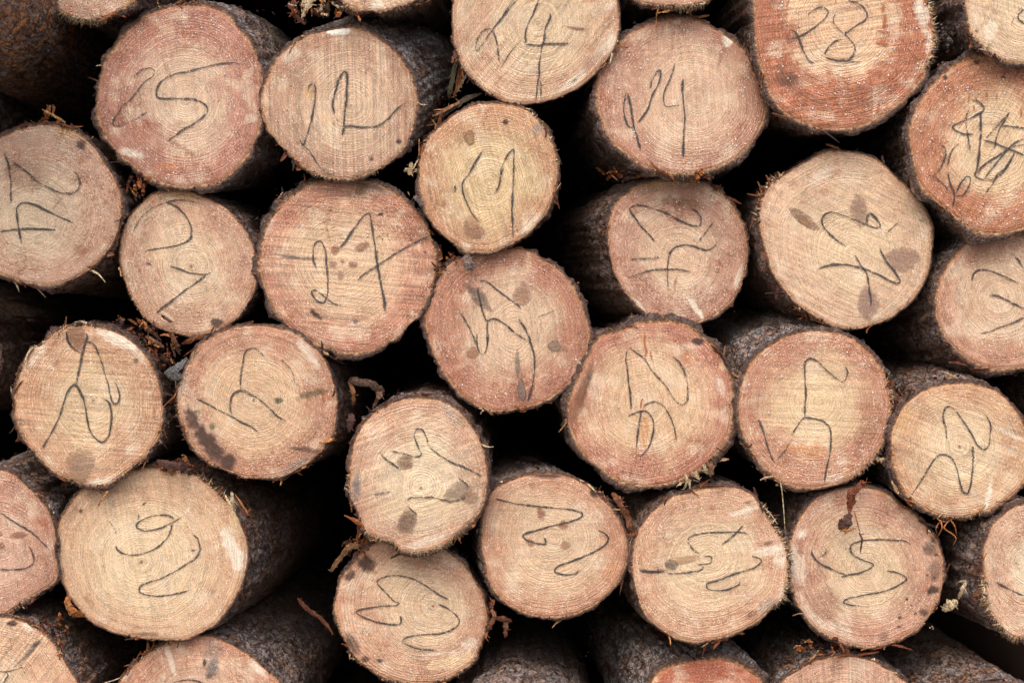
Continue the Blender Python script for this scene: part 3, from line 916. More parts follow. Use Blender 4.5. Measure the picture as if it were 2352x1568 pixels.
log(label='rough fringed log end cut off by the top edge, left of the 25', d=-0.02, tilt=(0.05, 0.1),
    o=T(0, '380 0 470 70 560 120 680 160 760 175 880 150 1000 100 1090 50 1150 0 1230 -150 1200 -400 1000 -620 700 -650 430 -550 320 -300 330 -100'),
    pith=T(0, '720 -200')[0], cin=(206, 160, 126), cout=(190, 142, 110), red=.6, bark=7, grey=.4, saw=(25, .08),
    stains=[('grey', E(0, 700, 100, 40, 30), .5), ('white', E(0, 740, 170, 60, 20), .6), ('gold', E(0, 1090, 40, 60, 30, -30), .7)],
    fringe=[(70, 130, 110, 11, .95), (20, 60, 24, 14, .3)], shreds=26, shred_at=[(20, 70)])

log(label='log end cut off by the top edge, above the 22', d=-0.04, tilt=(0.02, 0.1),
    o=T(10, '780 0 860 50 960 80 1080 95 1200 80 1330 40 1430 0 1550 -150 1560 -450 1400 -700 1100 -780 800 -700 650 -450 680 -150'),
    pith=T(10, '1100 -350')[0], cin=(206, 166, 130), cout=(204, 162, 126), red=.4, bark=6, grey=.2, orange=.5, saw=(60, .12),
    stains=[('white', E(10, 1080, 50, 60, 50, -40), .6), ('dark', E(10, 980, 10, 10, 30), .4)],
    fringe=[(110, 160, 50, 22, .5), (30, 80, 26, 12, .3)], shreds=44, shred_at=[(100, 160), (20, 60)])

log(label='thin crescent of a fringed log end at the top edge above the reddish 24', d=-0.04, tilt=(0, 0.1),
    o=T(20, '1180 0 1280 30 1400 45 1560 55 1680 40 1780 0 1900 -150 1900 -400 1700 -600 1450 -630 1200 -520 1080 -300 1100 -100'),
    pith=T(20, '1480 -280')[0], cin=(200, 146, 110), cout=(196, 142, 106), red=.5, bark=5, grey=.2, orange=.4,
    fringe=[(55, 115, 110, 9, .8), (30, 60, 30, 14, .3)], shreds=30, shred_at=[(30, 120)])

log(label='dark log with orange bark in the top left corner, its end out of view', d=-0.30, tilt=(0, 0), orange=1.0, grey=.4,
    o=circle(-196, -110, 192), pith=(-196, -110), cin=(200, 160, 120), cout=(180, 130, 100), flakes=50, bark=6)

log(label='log end cut off by the left edge with two faint crayon strokes', d=0.0, tilt=(0.02, 0.0),
    o=TT(0, '0 1190 100 1140 200 1095 320 1075 450 1070 560 1090 680 1150 780 1240 860 1340 930 1450', 1, '960 80 1010 200 1035 330 1025 470 990 590 930 710 850 800 750 890 640 960 520 1010 400 1025 250 1010 120 970 0 920 -120 850 -220 740 -290 600 -310 430 -280 260 -220 100 -130 -60'),
    pith=T(1, '270 490')[0], cin=(224, 188, 146), cout=(202, 154, 122), mid=(.3, .8), red=.75, bark=5, grey=.25, orange=.5, saw=(20, .07),
    marks=[m(0, '40 1320 70 1400 85 1480 95 1560'), m(1, '95 140 95 260 100 330', s=.95), m(0, '100 1380 200 1450 300 1530', s=.95), m(1, '250 100 350 160 450 210 530 240 620 240 670 210 685 150 660 80 640 40', s=.92),
           m(1, '0 570 100 555 200 548 320 548 480 555', w=5.2), m(1, '185 670 165 560 150 460 145 380 170 335 230 325 310 345 400 390 500 440 630 495', w=4.8)],
    stains=[('dark', E(0, 700, 1240, 45, 45), .7), ('gold', E(0, 560, 1130, 110, 50), .6), ('brown', E(0, 220, 1500, 220, 130, 20), .45), ('brown', E(1, 500, 320, 14, 90, 40), .4)],
    fringe=[(50, 110, 26, 8, .5), (255, 290, 16, 16, .3)], shreds=40, shred_at=[(255, 310), (20, 70)], beads=[(20, .4)])

log(label='smooth pale log end below the 25 with a large crayon 2 and an arrow stroke', d=0.02, tilt=(0.04, 0.08),
    o=T(1, '1500 220 1620 235 1750 280 1880 340 2000 440 2100 570 2160 690 2195 830 2195 950 2170 1070 2110 1190 2030 1300 1900 1390 1750 1440 1600 1450 1450 1420 1330 1370 1230 1290 1150 1170 1090 1050 1050 920 1035 780 1045 620 1090 480 1180 360 1280 270 1390 230'),
    pith=T(1, '1640 865')[0], cin=(218, 180, 138), cout=(200, 150, 116), mid=(.3, .8), red=.6, bark=3, grey=.3, saw=(70, .04), wet=.4,
    marks=[m(1, '1130 600 1160 530 1220 440 1300 370 1420 320', s=.82, w=3), m(1, '1420 320 1480 340 1560 400 1620 490 1640 570 1620 640 1540 680 1420 705 1290 725 1240 740'), m(1, '1420 320 1520 300 1620 305 1690 330', s=.84, w=3),
           m(1, '1460 865 1540 890 1620 920 1740 935 1820 915'), m(1, '1760 945 1660 1020 1560 1090 1460 1170 1380 1230 1330 1270', w=4.6), m(1, '1250 835 1310 855', w=4, s=.9), m(1, '1760 1030 1775 1080', s=.8, w=3)],
    knots=[(E(1, 1636, 867, 16, 16), (150, 90, 60), .2)],
    stains=[('pale', E(1, 1680, 370, 26, 60), .6), ('pale', E(1, 1230, 350, 50, 30, -40), .5), ('dark', E(1, 1855, 1345, 55, 46), .75, .25), ('gold', E(1, 1560, 250, 180, 40, 8), .5)],
    fringe=[(35, 75, 40, 6, .3), (120, 160, 30, 5, .4)], shreds=20, shred_at=[(55, 85)])

log(number='27', label='large log end marked 27 with small brown knots clustered at its heart', d=0.01, tilt=(-0.20, 0.10), face=(0, 0),
    o=TT(11, '560 160 720 140 900 150 1080 170 1220 240 1350 330 1450 440 1530 560 1575 700 1585 850 1565 1000 1520 1140 1440 1270 1350 1370', 12, '1250 40 1120 120 1000 165 870 170 740 155 600 110 480 40', 11, '350 1390 250 1280 180 1160 120 1030 90 900 90 760 115 620 160 500 240 390 330 290 440 215'),
    pith=T(11, '790 820')[0], cin=(212, 168, 124), cout=(184, 124, 94), mid=(.42, .95), red=.65, bark=8, grey=.6, saw=(5, .17),
    marks=[m(11, '565 885 545 820 540 740 555 680 590 650 620 670 645 740 655 850 665 960 668 1060 655 1130 630 1175 580 1165 540 1120 530 1080 560 1070 620 1110 680 1160 740 1195 790 1195'),
           m(11, '770 705 820 650 880 560 960 450 1010 410 1030 440 1045 540 1065 660 1080 780 1095 880 1115 980 1135 1090 1150 1180 1155 1245', w=5.4, s=1.03), m(11, '920 985 980 930 1060 880 1140 830 1240 760 1340 700 1440 650 1530 610', w=5)],
    knots=[(E(11, 730, 725, 42, 52, 10), (150, 96, 72), .15), (E(11, 955, 700, 80, 46, -30), (150, 104, 80), .2), (E(11, 710, 845, 42, 30), (160, 124, 106), .1), (E(11, 880, 850, 46, 36), (150, 92, 74), .15),
           (E(11, 775, 945, 32, 56, 5), (168, 136, 116), .1), (E(11, 790, 820, 17, 17), (126, 78, 60), .2), (T(11, '170 755 300 765 450 785 620 792 560 812 430 808 280 788'), (92, 88, 92), .15)],
    stains=[('grey', E(11, 1100, 200, 170, 50, 18), .7), ('dark', E(11, 1060, 190, 110, 30, 15), .5), ('green', E(11, 950, 210, 60, 50), .6), ('dark', E(11, 560, 1280, 70, 22, 40), .95, .2), ('dark', E(11, 510, 360, 36, 20), .5), ('blue', E(11, 905, 1340, 26, 20), .8, .25),
            ('white', E(11, 160, 520, 40, 120, 25), .3), ('dark', E(11, 1120, 420, 30, 14), .8, .25), ('brown', E(11, 670, 590, 8, 110, -15), .5), ('dark', E(11, 1500, 745, 16, 16), .8)],
    fringe=[(60, 110, 14, 4, .3), (-20, 30, 20, 5, .3)], shreds=34, shred_at=[(-40, 20), (200, 250)], chips=[(E(11, 1280, 520, 290, 300, 60), 34, 8), (E(11, 700, 420, 250, 120, -30), 8, 8)])

log(number='21', label='golden wide-ringed log end with one small ringed knot, right of the 27', d=-0.02, tilt=(0.02, 0.06),
    o=TT(10, '1660 1050 1770 970 1900 910 2050 890 2200 895 2330 930', 20, '270 960 350 1050 420 1160 465 1280 490 1400', 21, '490 60 470 200 430 330 360 440 260 560 150 640 30 710', 11, '2050 740 1950 745 1850 730 1750 670 1650 600 1560 490 1490 360 1455 220 1450 80', 10, '1455 1380 1480 1260 1560 1140'),
    pith=T(11, '2050 140')[0], cin=(216, 178, 122), cout=(198, 144, 100), mid=(.45, .95), red=.6, bark=4, grey=.15, orange=.8, saw=(75, .11),
    marks=[m(10, '1990 1280 1960 1340 1910 1420 1860 1510'), m(11, '1870 80 1820 150 1820 220 1840 290 1870 360 1910 430 1960 490', w=3.8), m(10, '2140 1560 2150 1450 2190 1350 2250 1280 2255 1350 2250 1470', s=.95),
           m(11, '2255 0 2255 60 2250 180 2245 300 2240 400 2245 500 2250 640', w=5, s=1.03), m(11, '2170 20 2140 110 2130 180 2090 245', w=3.6, s=.95), m(11, '1760 160 1750 240', s=.85, w=6), m(11, '1790 170 1770 220', s=.85, w=5)],
    knots=[(E(10, 1880, 1180, 46, 76, -12), (168, 126, 86), 1.0), (E(11, 1915, 560, 110, 84, 35), (160, 112, 92), .1), (E(11, 1905, 490, 70, 80, 35), (196, 158, 122), .0)],
    stains=[('dark', E(10, 2190, 1045, 30, 22), .9, .25), ('dark', E(20, 45, 1045, 30, 22), .5), ('grey', E(20, 330, 1100, 60, 80, 40), .6), ('white', E(21, 260, 500, 150, 50, -42), .45), ('white', E(11, 1860, 700, 50, 30), .4), ('pale', E(11, 1980, 400, 60, 120, 30), .45)],
    fringe=[(-60, 0, 50, 8, .4), (40, 90, 16, 5, .3)], shreds=44, shred_at=[(-45, 25), (180, 230)])

log(label='mottled red-brown log end with dark bark wide on its left side, right of centre', d=0.04, tilt=(-0.26, 0.04), face=(0.03, 0),
    o=T(21, '1300 150 1420 130 1560 125 1700 145 1840 200 1950 290 2030 410 2085 530 2115 680 2110 830 2080 980 2010 1120 1920 1220 1800 1300 1660 1355 1520 1365 1380 1335 1260 1270 1160 1180 1070 1070 990 940 945 800 930 660 940 500 980 370 1060 270 1170 190'),
    pith=T(21, '1520 790')[0], cin=(216, 172, 132), cout=(192, 140, 112), mid=(.3, .8), red=.95, bark=6, grey=.3, orange=.25, saw=(40, .04),
    marks=[m(21, '1330 660 1270 590 1210 530 1160 460 1110 385 1140 350 1200 345 1300 370 1420 410 1500 455 1570 490 1650 520 1710 515 1715 450 1670 390 1620 370', s=.94), m(21, '1435 1060 1433 950 1435 850 1450 760 1490 710 1560 685 1640 690 1710 715 1770 730 1830 700 1860 640', s=.96),
           m(21, '1090 965 1180 935 1300 900 1420 892 1540 895 1630 915', w=4.8), m(21, '1685 670 1750 590 1800 520 1840 470', s=.82), m(21, '1120 805 1250 800 1380 790', s=.82)],
    stains=[('white', E(21, 1180, 1200, 110, 28, 48), .85, .3), ('white', E(21, 1670, 1220, 120, 30, 55), .8, .3), ('white', E(21, 2040, 960, 30, 130, 18), .6), ('brown', E(21, 1560, 330, 200, 60, 10), .7), ('gold', E(21, 1400, 150, 160, 40, -8), .6), ('brown', E(21, 1500, 1020, 12, 80, 6), .5)],
    fringe=[(40, 100, 30, 4, .4)], shreds=26, shred_at=[(265, 330)], beads=[(20, .6)])

log(label='pale log end with four large greyish knots, right of centre', d=0.01, tilt=(-0.06, -0.02),
    o=TT(30, '330 1480 480 1390 620 1320 760 1300 900 1310 1050 1350 1170 1430 1260 1520', 31, '1330 170 1420 270 1490 370 1540 480 1560 600 1555 760 1530 910 1470 1040 1370 1170 1240 1280 1080 1355 920 1395 780 1390 650 1340 520 1260 400 1170 300 1060 210 930 160 780 120 640 90 500 95 380 130 260 200 150'),
    pith=T(31, '905 770')[0], cin=(218, 180, 134), cout=(212, 170, 132), red=.35, bark=4, grey=.3, orange=.55, saw=(25, .10), wet=.3,
    marks=[m(31, '830 700 770 660 700 600 650 550 620 480 640 430 700 405 770 420 850 450 920 475 1000 505 1010 440 1040 415 1080 450 1120 510 1100 540 1040 525 1000 500', w=4.4), m(31, '590 895 640 870 740 850 850 855 940 875 1030 905 1120 945 1200 990 1260 1010 1290 990 1250 920 1200 860 1160 800 1115 710', w=4.8),
           m(31, '905 770 940 830 970 880 1005 930 1020 1000 1030 1080 1040 1150 1040 1210', w=4.6), m(31, '1280 490 1210 550 1170 590', w=3.4, s=.9)],
    knots=[(T(31, '325 370 400 362 490 410 560 475 620 560 555 570 470 530 380 455'), (146, 112, 94), .6), (E(31, 470, 480, 90, 34, 42), (166, 124, 88), .1), (T(31, '915 225 990 270 1015 370 1005 480 960 555 890 480 850 400 865 320'), (160, 128, 112), .1), (T(31, '1140 770 1220 712 1330 688 1430 716 1480 790 1450 860 1380 912 1300 938 1210 905 1145 850'), (164, 132, 116), .3),
           (E(31, 1015, 1180, 100, 146, -4), (160, 128, 116), .25)],
    stains=[('white', E(31, 620, 90, 130, 60, -35), .5), ('brown', E(31, 300, 560, 60, 8, -60), .3), ('green', E(31, 1490, 470, 40, 14, -20), .5)],
    fringe=[(190, 225, 60, 10, .6), (70, 130, 30, 6, .5)], shreds=44, shred_at=[(100, 165), (195, 225)])

log(label='log end at the right edge under the scratched-out 26', d=0.02, tilt=(-0.12, -0.08), face=(0, 0),
    o=TT(31, '1900 650 1800 740 1710 850 1640 980 1605 1120 1605 1250 1640 1380 1700 1490', 32, '1790 155 1850 210 1950 265 2080 305 2230 310 2380 280 2520 220 2620 120', 31, '2700 1430 2760 1250 2750 1050 2680 860 2560 700 2400 610 2200 580 2040 595'),
    pith=T(31, '2140 1130')[0], cin=(212, 168, 126), cout=(194, 140, 108), red=.5, bark=9, grey=.5, saw=(70, .06),
    marks=[m(31, '1905 1000 1920 930 1980 895 2060 905 2150 940 2240 980 2310 1015', s=.95), m(31, '2050 1120 2110 1115 2190 1150 2270 1190 2352 1230'), m(31, '2352 1305 2250 1350 2150 1385 2060 1420 1970 1445', s=.95), m(31, '2240 760 2290 800 2330 860 2352 900', s=.9)],
    fringe=[], shreds=16, beads=[(20, .5)])

log(label='straw-coloured log end with a knot at its top and a flared crayon A, left side', d=-0.01, tilt=(-0.04, 0.0),
    o=TT(1, '350 1540 450 1450 560 1395 720 1370 850 1390 980 1430 1080 1480', 2, '1180 130 1260 230 1320 350 1365 480 1385 620 1380 750 1350 880 1280 1000 1200 1090 1100 1170 1000 1240 880 1300 750 1290 620 1260 500 1210 420 1150 330 1060 250 970 190 860 140 730 125 600 140 470 170 350 220 240 290 130'),
    pith=T(2, '800 575')[0], cin=(216, 176, 126), cout=(204, 152, 110), red=.5, bark=6, grey=.4, orange=.5, saw=(4, .16),
    marks=[m(1, '570 1420 580 1500 620 1560'), m(1, '740 1430 750 1490 730 1540'), m(2, '500 50 510 0 560 -20', s=.85), m(2, '570 0 590 80 640 140 700 180', s=.9), m(2, '745 0 740 60 720 130 700 210 685 300 665 380 655 440', w=4.6), m(2, '720 85 770 80 810 110 840 170 870 250 890 330 915 400 935 480 950 560 975 605 1005 600 1025 560 1015 490 980 410', s=.95),
           m(2, '350 1000 400 930 460 820 510 720 540 620 570 530 610 460 650 450 690 510 720 580 740 680 760 800 800 880 870 935 920 900 945 830 955 720 950 650 930 590 880 565', w=4.6, s=1.02)],
    knots=[(E(2, 655, 50, 92, 132, -10), (150, 110, 84), .35), (E(2, 690, 1130, 130, 170, 3), (166, 138, 116), .1), (E(2, 800, 577, 13, 13), (130, 84, 60), .2)],
    stains=[('white', E(2, 1000, 60, 200, 60, 25), .8), ('white', E(2, 1180, 170, 60, 110, -35), .5), ('white', E(2, 330, 170, 130, 40, -50), .5), ('white', E(2, 870, 1275, 140, 40, -12), .75), ('dark', E(2, 1160, 240, 26, 26), .5), ('green', E(2, 190, 760, 30, 50), .35), ('white', E(2, 1110, 1000, 60, 20), .5), ('dark', E(2, 1320, 690, 12, 60), .4)],
    fringe=[(60, 110, 60, 7, .9), (225, 290, 50, 9, .3)], shreds=54, shred_at=[(250, 330), (150, 200), (10, 50)])

log(label='oval log end with a dark stain along its lower left rim, left of centre', d=0.0, tilt=(0.05, -0.02),
    o=TT(1, '1750 1500 1900 1420 2050 1380 2200 1370 2330 1385', 12, '400 20 500 100 590 180 660 290 710 420 735 560 735 700 710 830 660 930 580 1030 480 1110 370 1180 240 1225 100 1240', 2, '2130 1240 2000 1195 1880 1150 1770 1090 1680 1010 1620 920 1570 800 1525 680 1510 560 1545 420 1600 270 1660 160'),
    pith=T(2, '2170 575')[0], cin=(216, 170, 122), cout=(192, 136, 102), mid=(.45, .85), red=.8, bark=4, grey=.35, orange=.35, saw=(30, .05),
    marks=[m(2, '2055 480 2060 380 2075 280 2090 190 2120 145 2170 130 2220 160', s=.95), m(12, '60 150 120 200 180 280', s=.82, w=3), m(12, '270 230 340 300 375 370 380 430', s=.84, w=3.2), m(2, '1985 700 1970 640 1975 570 2000 520 2060 495 2130 520 2210 560'), m(12, '70 560 130 610 200 680 260 730 310 750', s=.97), m(2, '1680 565 1780 610 1880 665 1980 715 2080 770 2160 810 2210 850')],
    knots=[(E(2, 2170, 575, 15, 15), (120, 66, 44), .2)],
    stains=[('dark', E(2, 1790, 960, 260, 80, 50), 1.0), ('dark', E(2, 1640, 740, 120, 60, 65), .7), ('dark', E(2, 1960, 1110, 60, 80, 10), .95), ('green', E(2, 1690, 680, 34, 24), .9), ('green', E(2, 1815, 800, 30, 34), .9), ('green', E(12, 540, 520, 150, 34, -14), .9), ('green', E(12, 240, 580, 44, 28), .8), ('dark', E(12, 470, 1000, 160, 26, 8), .7), ('white', E(12, 500, 180, 170, 50, 55), .6), ('grey', E(12, 400, 1130, 160, 40, -32), .7), ('green', E(2, 1640, 180, 50, 100, 30), .6),
            ('grey', E(2, 1580, 420, 40, 120, 15), .6), ('red', E(12, 650, 560, 50, 50), .6)],
    fringe=[(20, 130, 40, 6, .3), (150, 200, 30, 8, .2)], shreds=44, shred_at=[(20, 80), (150, 210)])

log(label='central log end with five scattered dark knots under the golden one', d=0.01, tilt=(-0.02, 0.02),
    o=TT(11, '1600 960 1700 850 1850 770 2000 735 2150 725', 21, '130 720 240 740 340 790 450 860 560 960 640 1080 700 1200 740 1330 755 1450', 22, '755 50 740 180 690 300 610 400 500 500 400 570 280 620 150 650 30 665', 12, '2050 660 1950 620 1850 560 1760 480 1680 380 1610 260 1550 120 1520 0', 11, '1505 1380 1500 1280 1525 1150 1560 1050'),
    pith=T(21, '125 1385')[0], cin=(212, 170, 130), cout=(184, 122, 92), mid=(.4, .85), red=.65, bark=6, grey=.3, saw=(84, .07),
    marks=[m(11, '1945 1050 1960 1130 1985 1230 2010 1310 2030 1330 2100 1315 2180 1360 2260 1430', s=1.0), m(21, '30 1350 80 1390 120 1430 180 1470 240 1500', s=.96), m(11, '1950 1010 1990 985 2060 1020 2130 1080 2210 1140 2290 1200 2320 1230', s=.96), m(11, '2030 1330 2030 1400 2025 1480 2035 1540', s=.97), m(12, '2040 0 2035 60 2020 140 2000 185 1965 170 1945 110 1940 50 1945 10'),
           m(11, '1780 1230 1830 1310 1880 1400 1920 1490 1945 1560', s=.9), m(21, '160 1320 210 1390 240 1460 270 1550', s=1.0), m(22, '245 0 260 80 290 180 295 280 290 380 265 490 235 590', w=4.8), m(21, '300 1310 400 1270 500 1235', s=.8, w=3.4)],
    knots=[(T(11, '1815 985 1900 1030 1970 1040 2030 1120 2060 1210 2100 1260 2010 1250 1920 1190 1860 1100'), (118, 100, 92), .3), (E(21, 190, 1110, 92, 100), (170, 130, 108), .15), (E(22, 465, 115, 66, 52, 15), (150, 130, 112), .9), (E(22, 185, 490, 40, 104, -8), (128, 118, 110), 1.0), (E(22, 150, 260, 26, 120, -3), (140, 124, 112), .0), (E(12, 1905, 170, 62, 52, -20), (168, 120, 92), .6)],
    stains=[('pale', E(21, 240, 800, 30, 90, -5), .5), ('pale', E(22, 310, 510, 30, 60), .3), ('brown', E(22, 560, 150, 40, 20, 10), .5), ('pale', E(11, 1950, 800, 60, 40), .3)],
    fringe=[(60, 120, 24, 5, .3)], shreds=34, shred_at=[(65, 110), (195, 230)], beads=[(20, .6)])

log(label='dark-rimmed red log end with a crayon loop below its heart, right of centre', d=0.01, tilt=(-0.04, 0.02),
    o=TT(21, '1100 1400 1200 1360 1330 1340 1480 1350 1600 1385', 22, '1740 50 1840 150 1910 260 1960 380 1985 500 1990 640 1975 780 1930 910 1860 1020 1760 1120 1640 1210 1500 1275 1350 1305 1200 1305 1050 1270 900 1190 780 1100 690 1000 630 880 590 760 600 620 640 480 700 330 770 200 810 90 900 20'),
    pith=T(22, '1220 580')[0], cin=(216, 170, 122), cout=(182, 116, 88), mid=(.45, .98), red=.75, bark=9, grey=.4, saw=(80, .05),
    marks=[m(22, '1120 660 1115 540 1100 430 1090 320 1075 220 1090 150'), m(22, '1110 130 1180 180 1240 230 1290 310 1360 390 1420 460 1470 540 1510 590 1560 615 1600 580 1605 500 1600 420 1570 320 1530 250 1480 200', s=.94),
           m(22, '1090 715 1150 690 1210 670 1260 680 1300 730 1315 800 1300 890 1270 980 1220 1040 1180 1060'), m(22, '1210 660 1195 740 1180 840 1170 940 1165 1020', s=.96), m(22, '1220 640 1260 605 1320 590 1390 620 1440 690 1480 780 1510 920', s=.93)],
    streaks=[m(22, '1240 0 1235 80 1250 160 1235 220', w=5), m(22, '1280 160 1300 230', w=5, s=.95), m(22, '1215 560 1200 650', w=5)],
    stains=[('orange', E(22, 1240, 820, 40, 180, 3), .45), ('dark', E(22, 720, 480, 40, 240, 20), .6), ('brown', E(22, 660, 600, 60, 260, 18), .8), ('dark', E(22, 1690, 75, 50, 36), .9, .25), ('white', E(22, 1890, 460, 40, 90, -20), .5), ('pale', E(22, 1920, 290, 50, 40), .6), ('orange', E(22, 1600, 210, 30, 70), .5)],
    fringe=[(35, 65, 24, 10, .6)], shreds=30, shred_at=[(30, 70), (240, 260), (-45, -15)])

log(label='log end with a tall thin crayon stroke above a bridge-shaped curve, lower right', d=0.0, tilt=(-0.16, 0.16), face=(0, 0),
    o=T(32, '220 90 330 30 470 0 620 -10 760 10 880 50 960 110 1050 190 1120 290 1180 390 1215 520 1220 650 1195 790 1150 920 1090 1040 1000 1150 890 1230 770 1290 630 1320 480 1330 340 1300 220 1230 110 1130 30 1020 -40 880 -80 730 -85 600 -60 450 -10 320 60 210 140 140'),
    pith=T(32, '590 590')[0], cin=(222, 182, 130), cout=(190, 132, 98), mid=(.36, .80), red=.85, bark=6, grey=.75, orange=.2, saw=(2, .10), wet=.8,
    marks=[m(32, '475 720 475 640 485 540 480 430 475 330 480 250 530 220 590 250 650 310 720 370 790 420 830 390 840 330 820 285', s=.97), m(32, '360 880 410 800 470 730 560 735 640 760 690 820 700 920 690 1040 665 1140 650 1220 645 1290', s=1.0), m(32, '80 740 120 840 150 940 180 1040 220 1110'), m(32, '230 1100 300 1020 360 920', s=.78)],
    stains=[('orange', E(32, 480, 1000, 200, 60, 5), .5), ('brown', E(32, 1000, 900, 110, 150, 30), .35), ('white', E(32, 720, 1240, 90, 40, -10), .4)],
    fringe=[(-30, 5, 30, 10, .7), (30, 65, 30, 7, .6)], shreds=34, shred_at=[(110, 160), (-25, 10)], beads=[(50, .5)])

log(label='bright straw log end with two big crayon arches, near the right edge', d=-0.01, tilt=(-0.10, 0.14), face=(0, 0),
    o=TT(32, '1750 440 1900 440 2040 470 2140 520 2230 600 2310 710 2370 830 2410 960 2420 1100 2380 1230 2310 1330 2210 1420 2090 1500', 33, '1950 120 1800 150 1650 140 1530 90', 32, '1390 1420 1300 1300 1250 1180 1225 1050 1220 930 1240 800 1290 690 1370 590 1480 510 1610 460'),
    pith=T(32, '1800 970')[0], cin=(226, 190, 142), cout=(208, 158, 112), red=.4, bark=7, grey=.4, orange=.45, saw=(22, .13), wet=.3,
    marks=[m(32, '1690 920 1680 820 1660 740 1670 660 1710 630 1760 660 1820 740 1880 830 1930 920 1960 970 2010 1000 2050 960 2060 880 2065 800 2040 730 2000 690', s=.94), m(32, '1390 1385 1440 1310 1510 1200 1570 1100 1630 1045 1700 1050 1750 1100 1780 1180 1800 1270 1830 1360 1870 1370 1895 1290 1910 1180 1915 1080 1910 970', w=4.6)],
    knots=[(E(32, 1800, 972, 13, 13), (140, 90, 60), .2)],
    stains=[('white', E(32, 2050, 1380, 24, 150, 12), .85, .3), ('blue', E(33, 1990, 60, 12, 50, 30), .5), ('white', E(32, 2230, 860, 180, 30, 28), .5), ('white', E(32, 2250, 1000, 170, 20, 22), .4), ('pale', E(32, 1250, 900, 22, 60, 30), .7), ('gold', E(32, 1320, 760, 60, 120, 35), .4)],
    fringe=[(50, 110, 60, 7, .7)], shreds=36, shred_at=[(130, 200), (60, 120), (-25, 10)])

log(label='biggest log end, smooth and pale, with looping crayon strokes, lower left', d=0.02, tilt=(0.14, 0.0), face=(0, 0),
    o=TT(2, '660 1380 780 1290 950 1220 1150 1180 1350 1160 1520 1180 1680 1230 1800 1310 1900 1420', 3, '1990 80 2050 200 2100 330 2115 480 2085 640 2030 780 1960 910 1850 1040 1720 1130 1570 1190 1420 1190 1250 1180 1080 1150 930 1110 800 1050 700 960 610 840 540 710 500 580 480 440 480 320 500 210 560 100'),
    pith=T(3, '1210 530')[0], cin=(226, 190, 142), cout=(208, 162, 120), mid=(.3, .9), red=.35, bark=4, grey=.5, orange=.45, saw=(80, .04), wet=.3,
    marks=[m(3, '1490 170 1460 140 1400 128 1300 140 1210 175 1170 210 1185 245 1270 262 1370 240 1470 195 1550 150'), m(3, '1480 190 1450 290 1390 370 1300 430 1190 465 1080 465 1010 430 990 380'), m(3, '930 180 980 240 1000 300', s=.82), m(3, '1640 290 1690 330 1710 420 1680 490 1580 560 1480 620 1380 670 1280 700 1210 730 1190 770 1220 800 1330 820 1450 812 1560 790 1620 770'), m(3, '1190 110 1180 170', s=.85, w=3), m(3, '1610 430 1700 425', s=.78)],
    knots=[(E(3, 1210, 530, 19, 19), (150, 96, 70), .2)],
    stains=[('white', E(3, 1990, 430, 70, 230, -22), .75, .3), ('pale', E(3, 2020, 150, 60, 160, -20), .6), ('dark', E(3, 1235, 35, 24, 8, -30), .9, .2), ('dark', E(3, 690, 95, 18, 16), .9, .3), ('dark', E(3, 600, 100, 60, 130, 30), .3), ('dark', E(3, 500, 430, 30, 110), .5), ('dark', E(3, 1250, 1150, 130, 20), .5), ('brown', E(3, 880, 570, 24, 14), .5)],
    fringe=[(70, 110, 40, 5, .4), (-60, -30, 20, 14, .7)], shreds=34, shred_at=[(-65, -10), (230, 260), (70, 110)])

log(label='reddish log end cut off by the left edge beside the biggest log', d=0.0, tilt=(0.0, 0.05),
    o=TT(2, '0 1170 120 1220 230 1320 330 1420', 3, '400 80 450 200 470 330 460 450 490 600 470 690 380 760 270 820 150 900 60 970 -50 1000 -180 980 -320 900 -430 750 -480 550 -470 330 -400 120 -280 -60', 2, '-180 1250 -90 1190'),
    pith=T(3, '20 430')[0], cin=(206, 156, 124), cout=(190, 136, 106), red=.6, bark=5, grey=.7, saw=(75, .06),
    marks=[m(3, '0 105 80 160 170 215 240 255 310 310 380 380 430 430', w=3.8), m(3, '245 390 280 450 290 530 230 580 130 595 0 595', w=4, s=.97)],
    knots=[(E(3, 160, 300, 84, 34, -6), (160, 104, 84), .2), (E(3, 10, 390, 40, 30), (160, 110, 90), .1), (E(3, 0, 290, 30, 24), (164, 110, 90), .1)],
    streaks=[m(3, '280 630 330 665', w=3), m(3, '150 690 155 750', w=3)], stains=[('red', E(3, 370, 170, 50, 130, -20), .5), ('white', E(3, 100, 180, 100, 50, 30), .25)],
    fringe=[(60, 80, 14, 8, .6)], shreds=24, shred_at=[(280, 330), (50, 80)])

log(label='pale log end in the bottom left corner with a dark narrow crack', d=0.0, tilt=(0.02, 0.05),
    o=T(3, '0 1010 130 1030 250 1060 370 1140 460 1240 530 1350 600 1460 650 1560 680 1700 650 1850 520 2000 300 2080 50 2080 -200 1980 -380 1750 -400 1450 -300 1200 -150 1060'),
    pith=T(3, '-150 1700')[0], cin=(218, 178, 136), cout=(206, 158, 118), red=.35, bark=4, grey=.4, orange=.5, saw=(128, .18),
    marks=[m(3, '0 1465 70 1465 150 1440', w=3.6), m(3, '30 1560 70 1500 60 1470', s=.92, w=3.4), m(3, '150 1440 200 1430', s=.82, w=3)],
    knots=[(T(3, '358 1190 318 1186 250 1265 190 1345 95 1450 235 1350 318 1262'), (120, 108, 100), .3), (E(3, 312, 1228, 44, 18, -50), (90, 76, 70), .8)],
    stains=[('dark', E(3, 105, 1060, 46, 28), .9, .25), ('white', E(3, 240, 1090, 70, 40, 30), .6), ('red', E(3, 90, 1205, 16, 18), .7)],
    fringe=[(-70, -30, 50, 8, .5)], shreds=34, shred_at=[(-80, -30)])

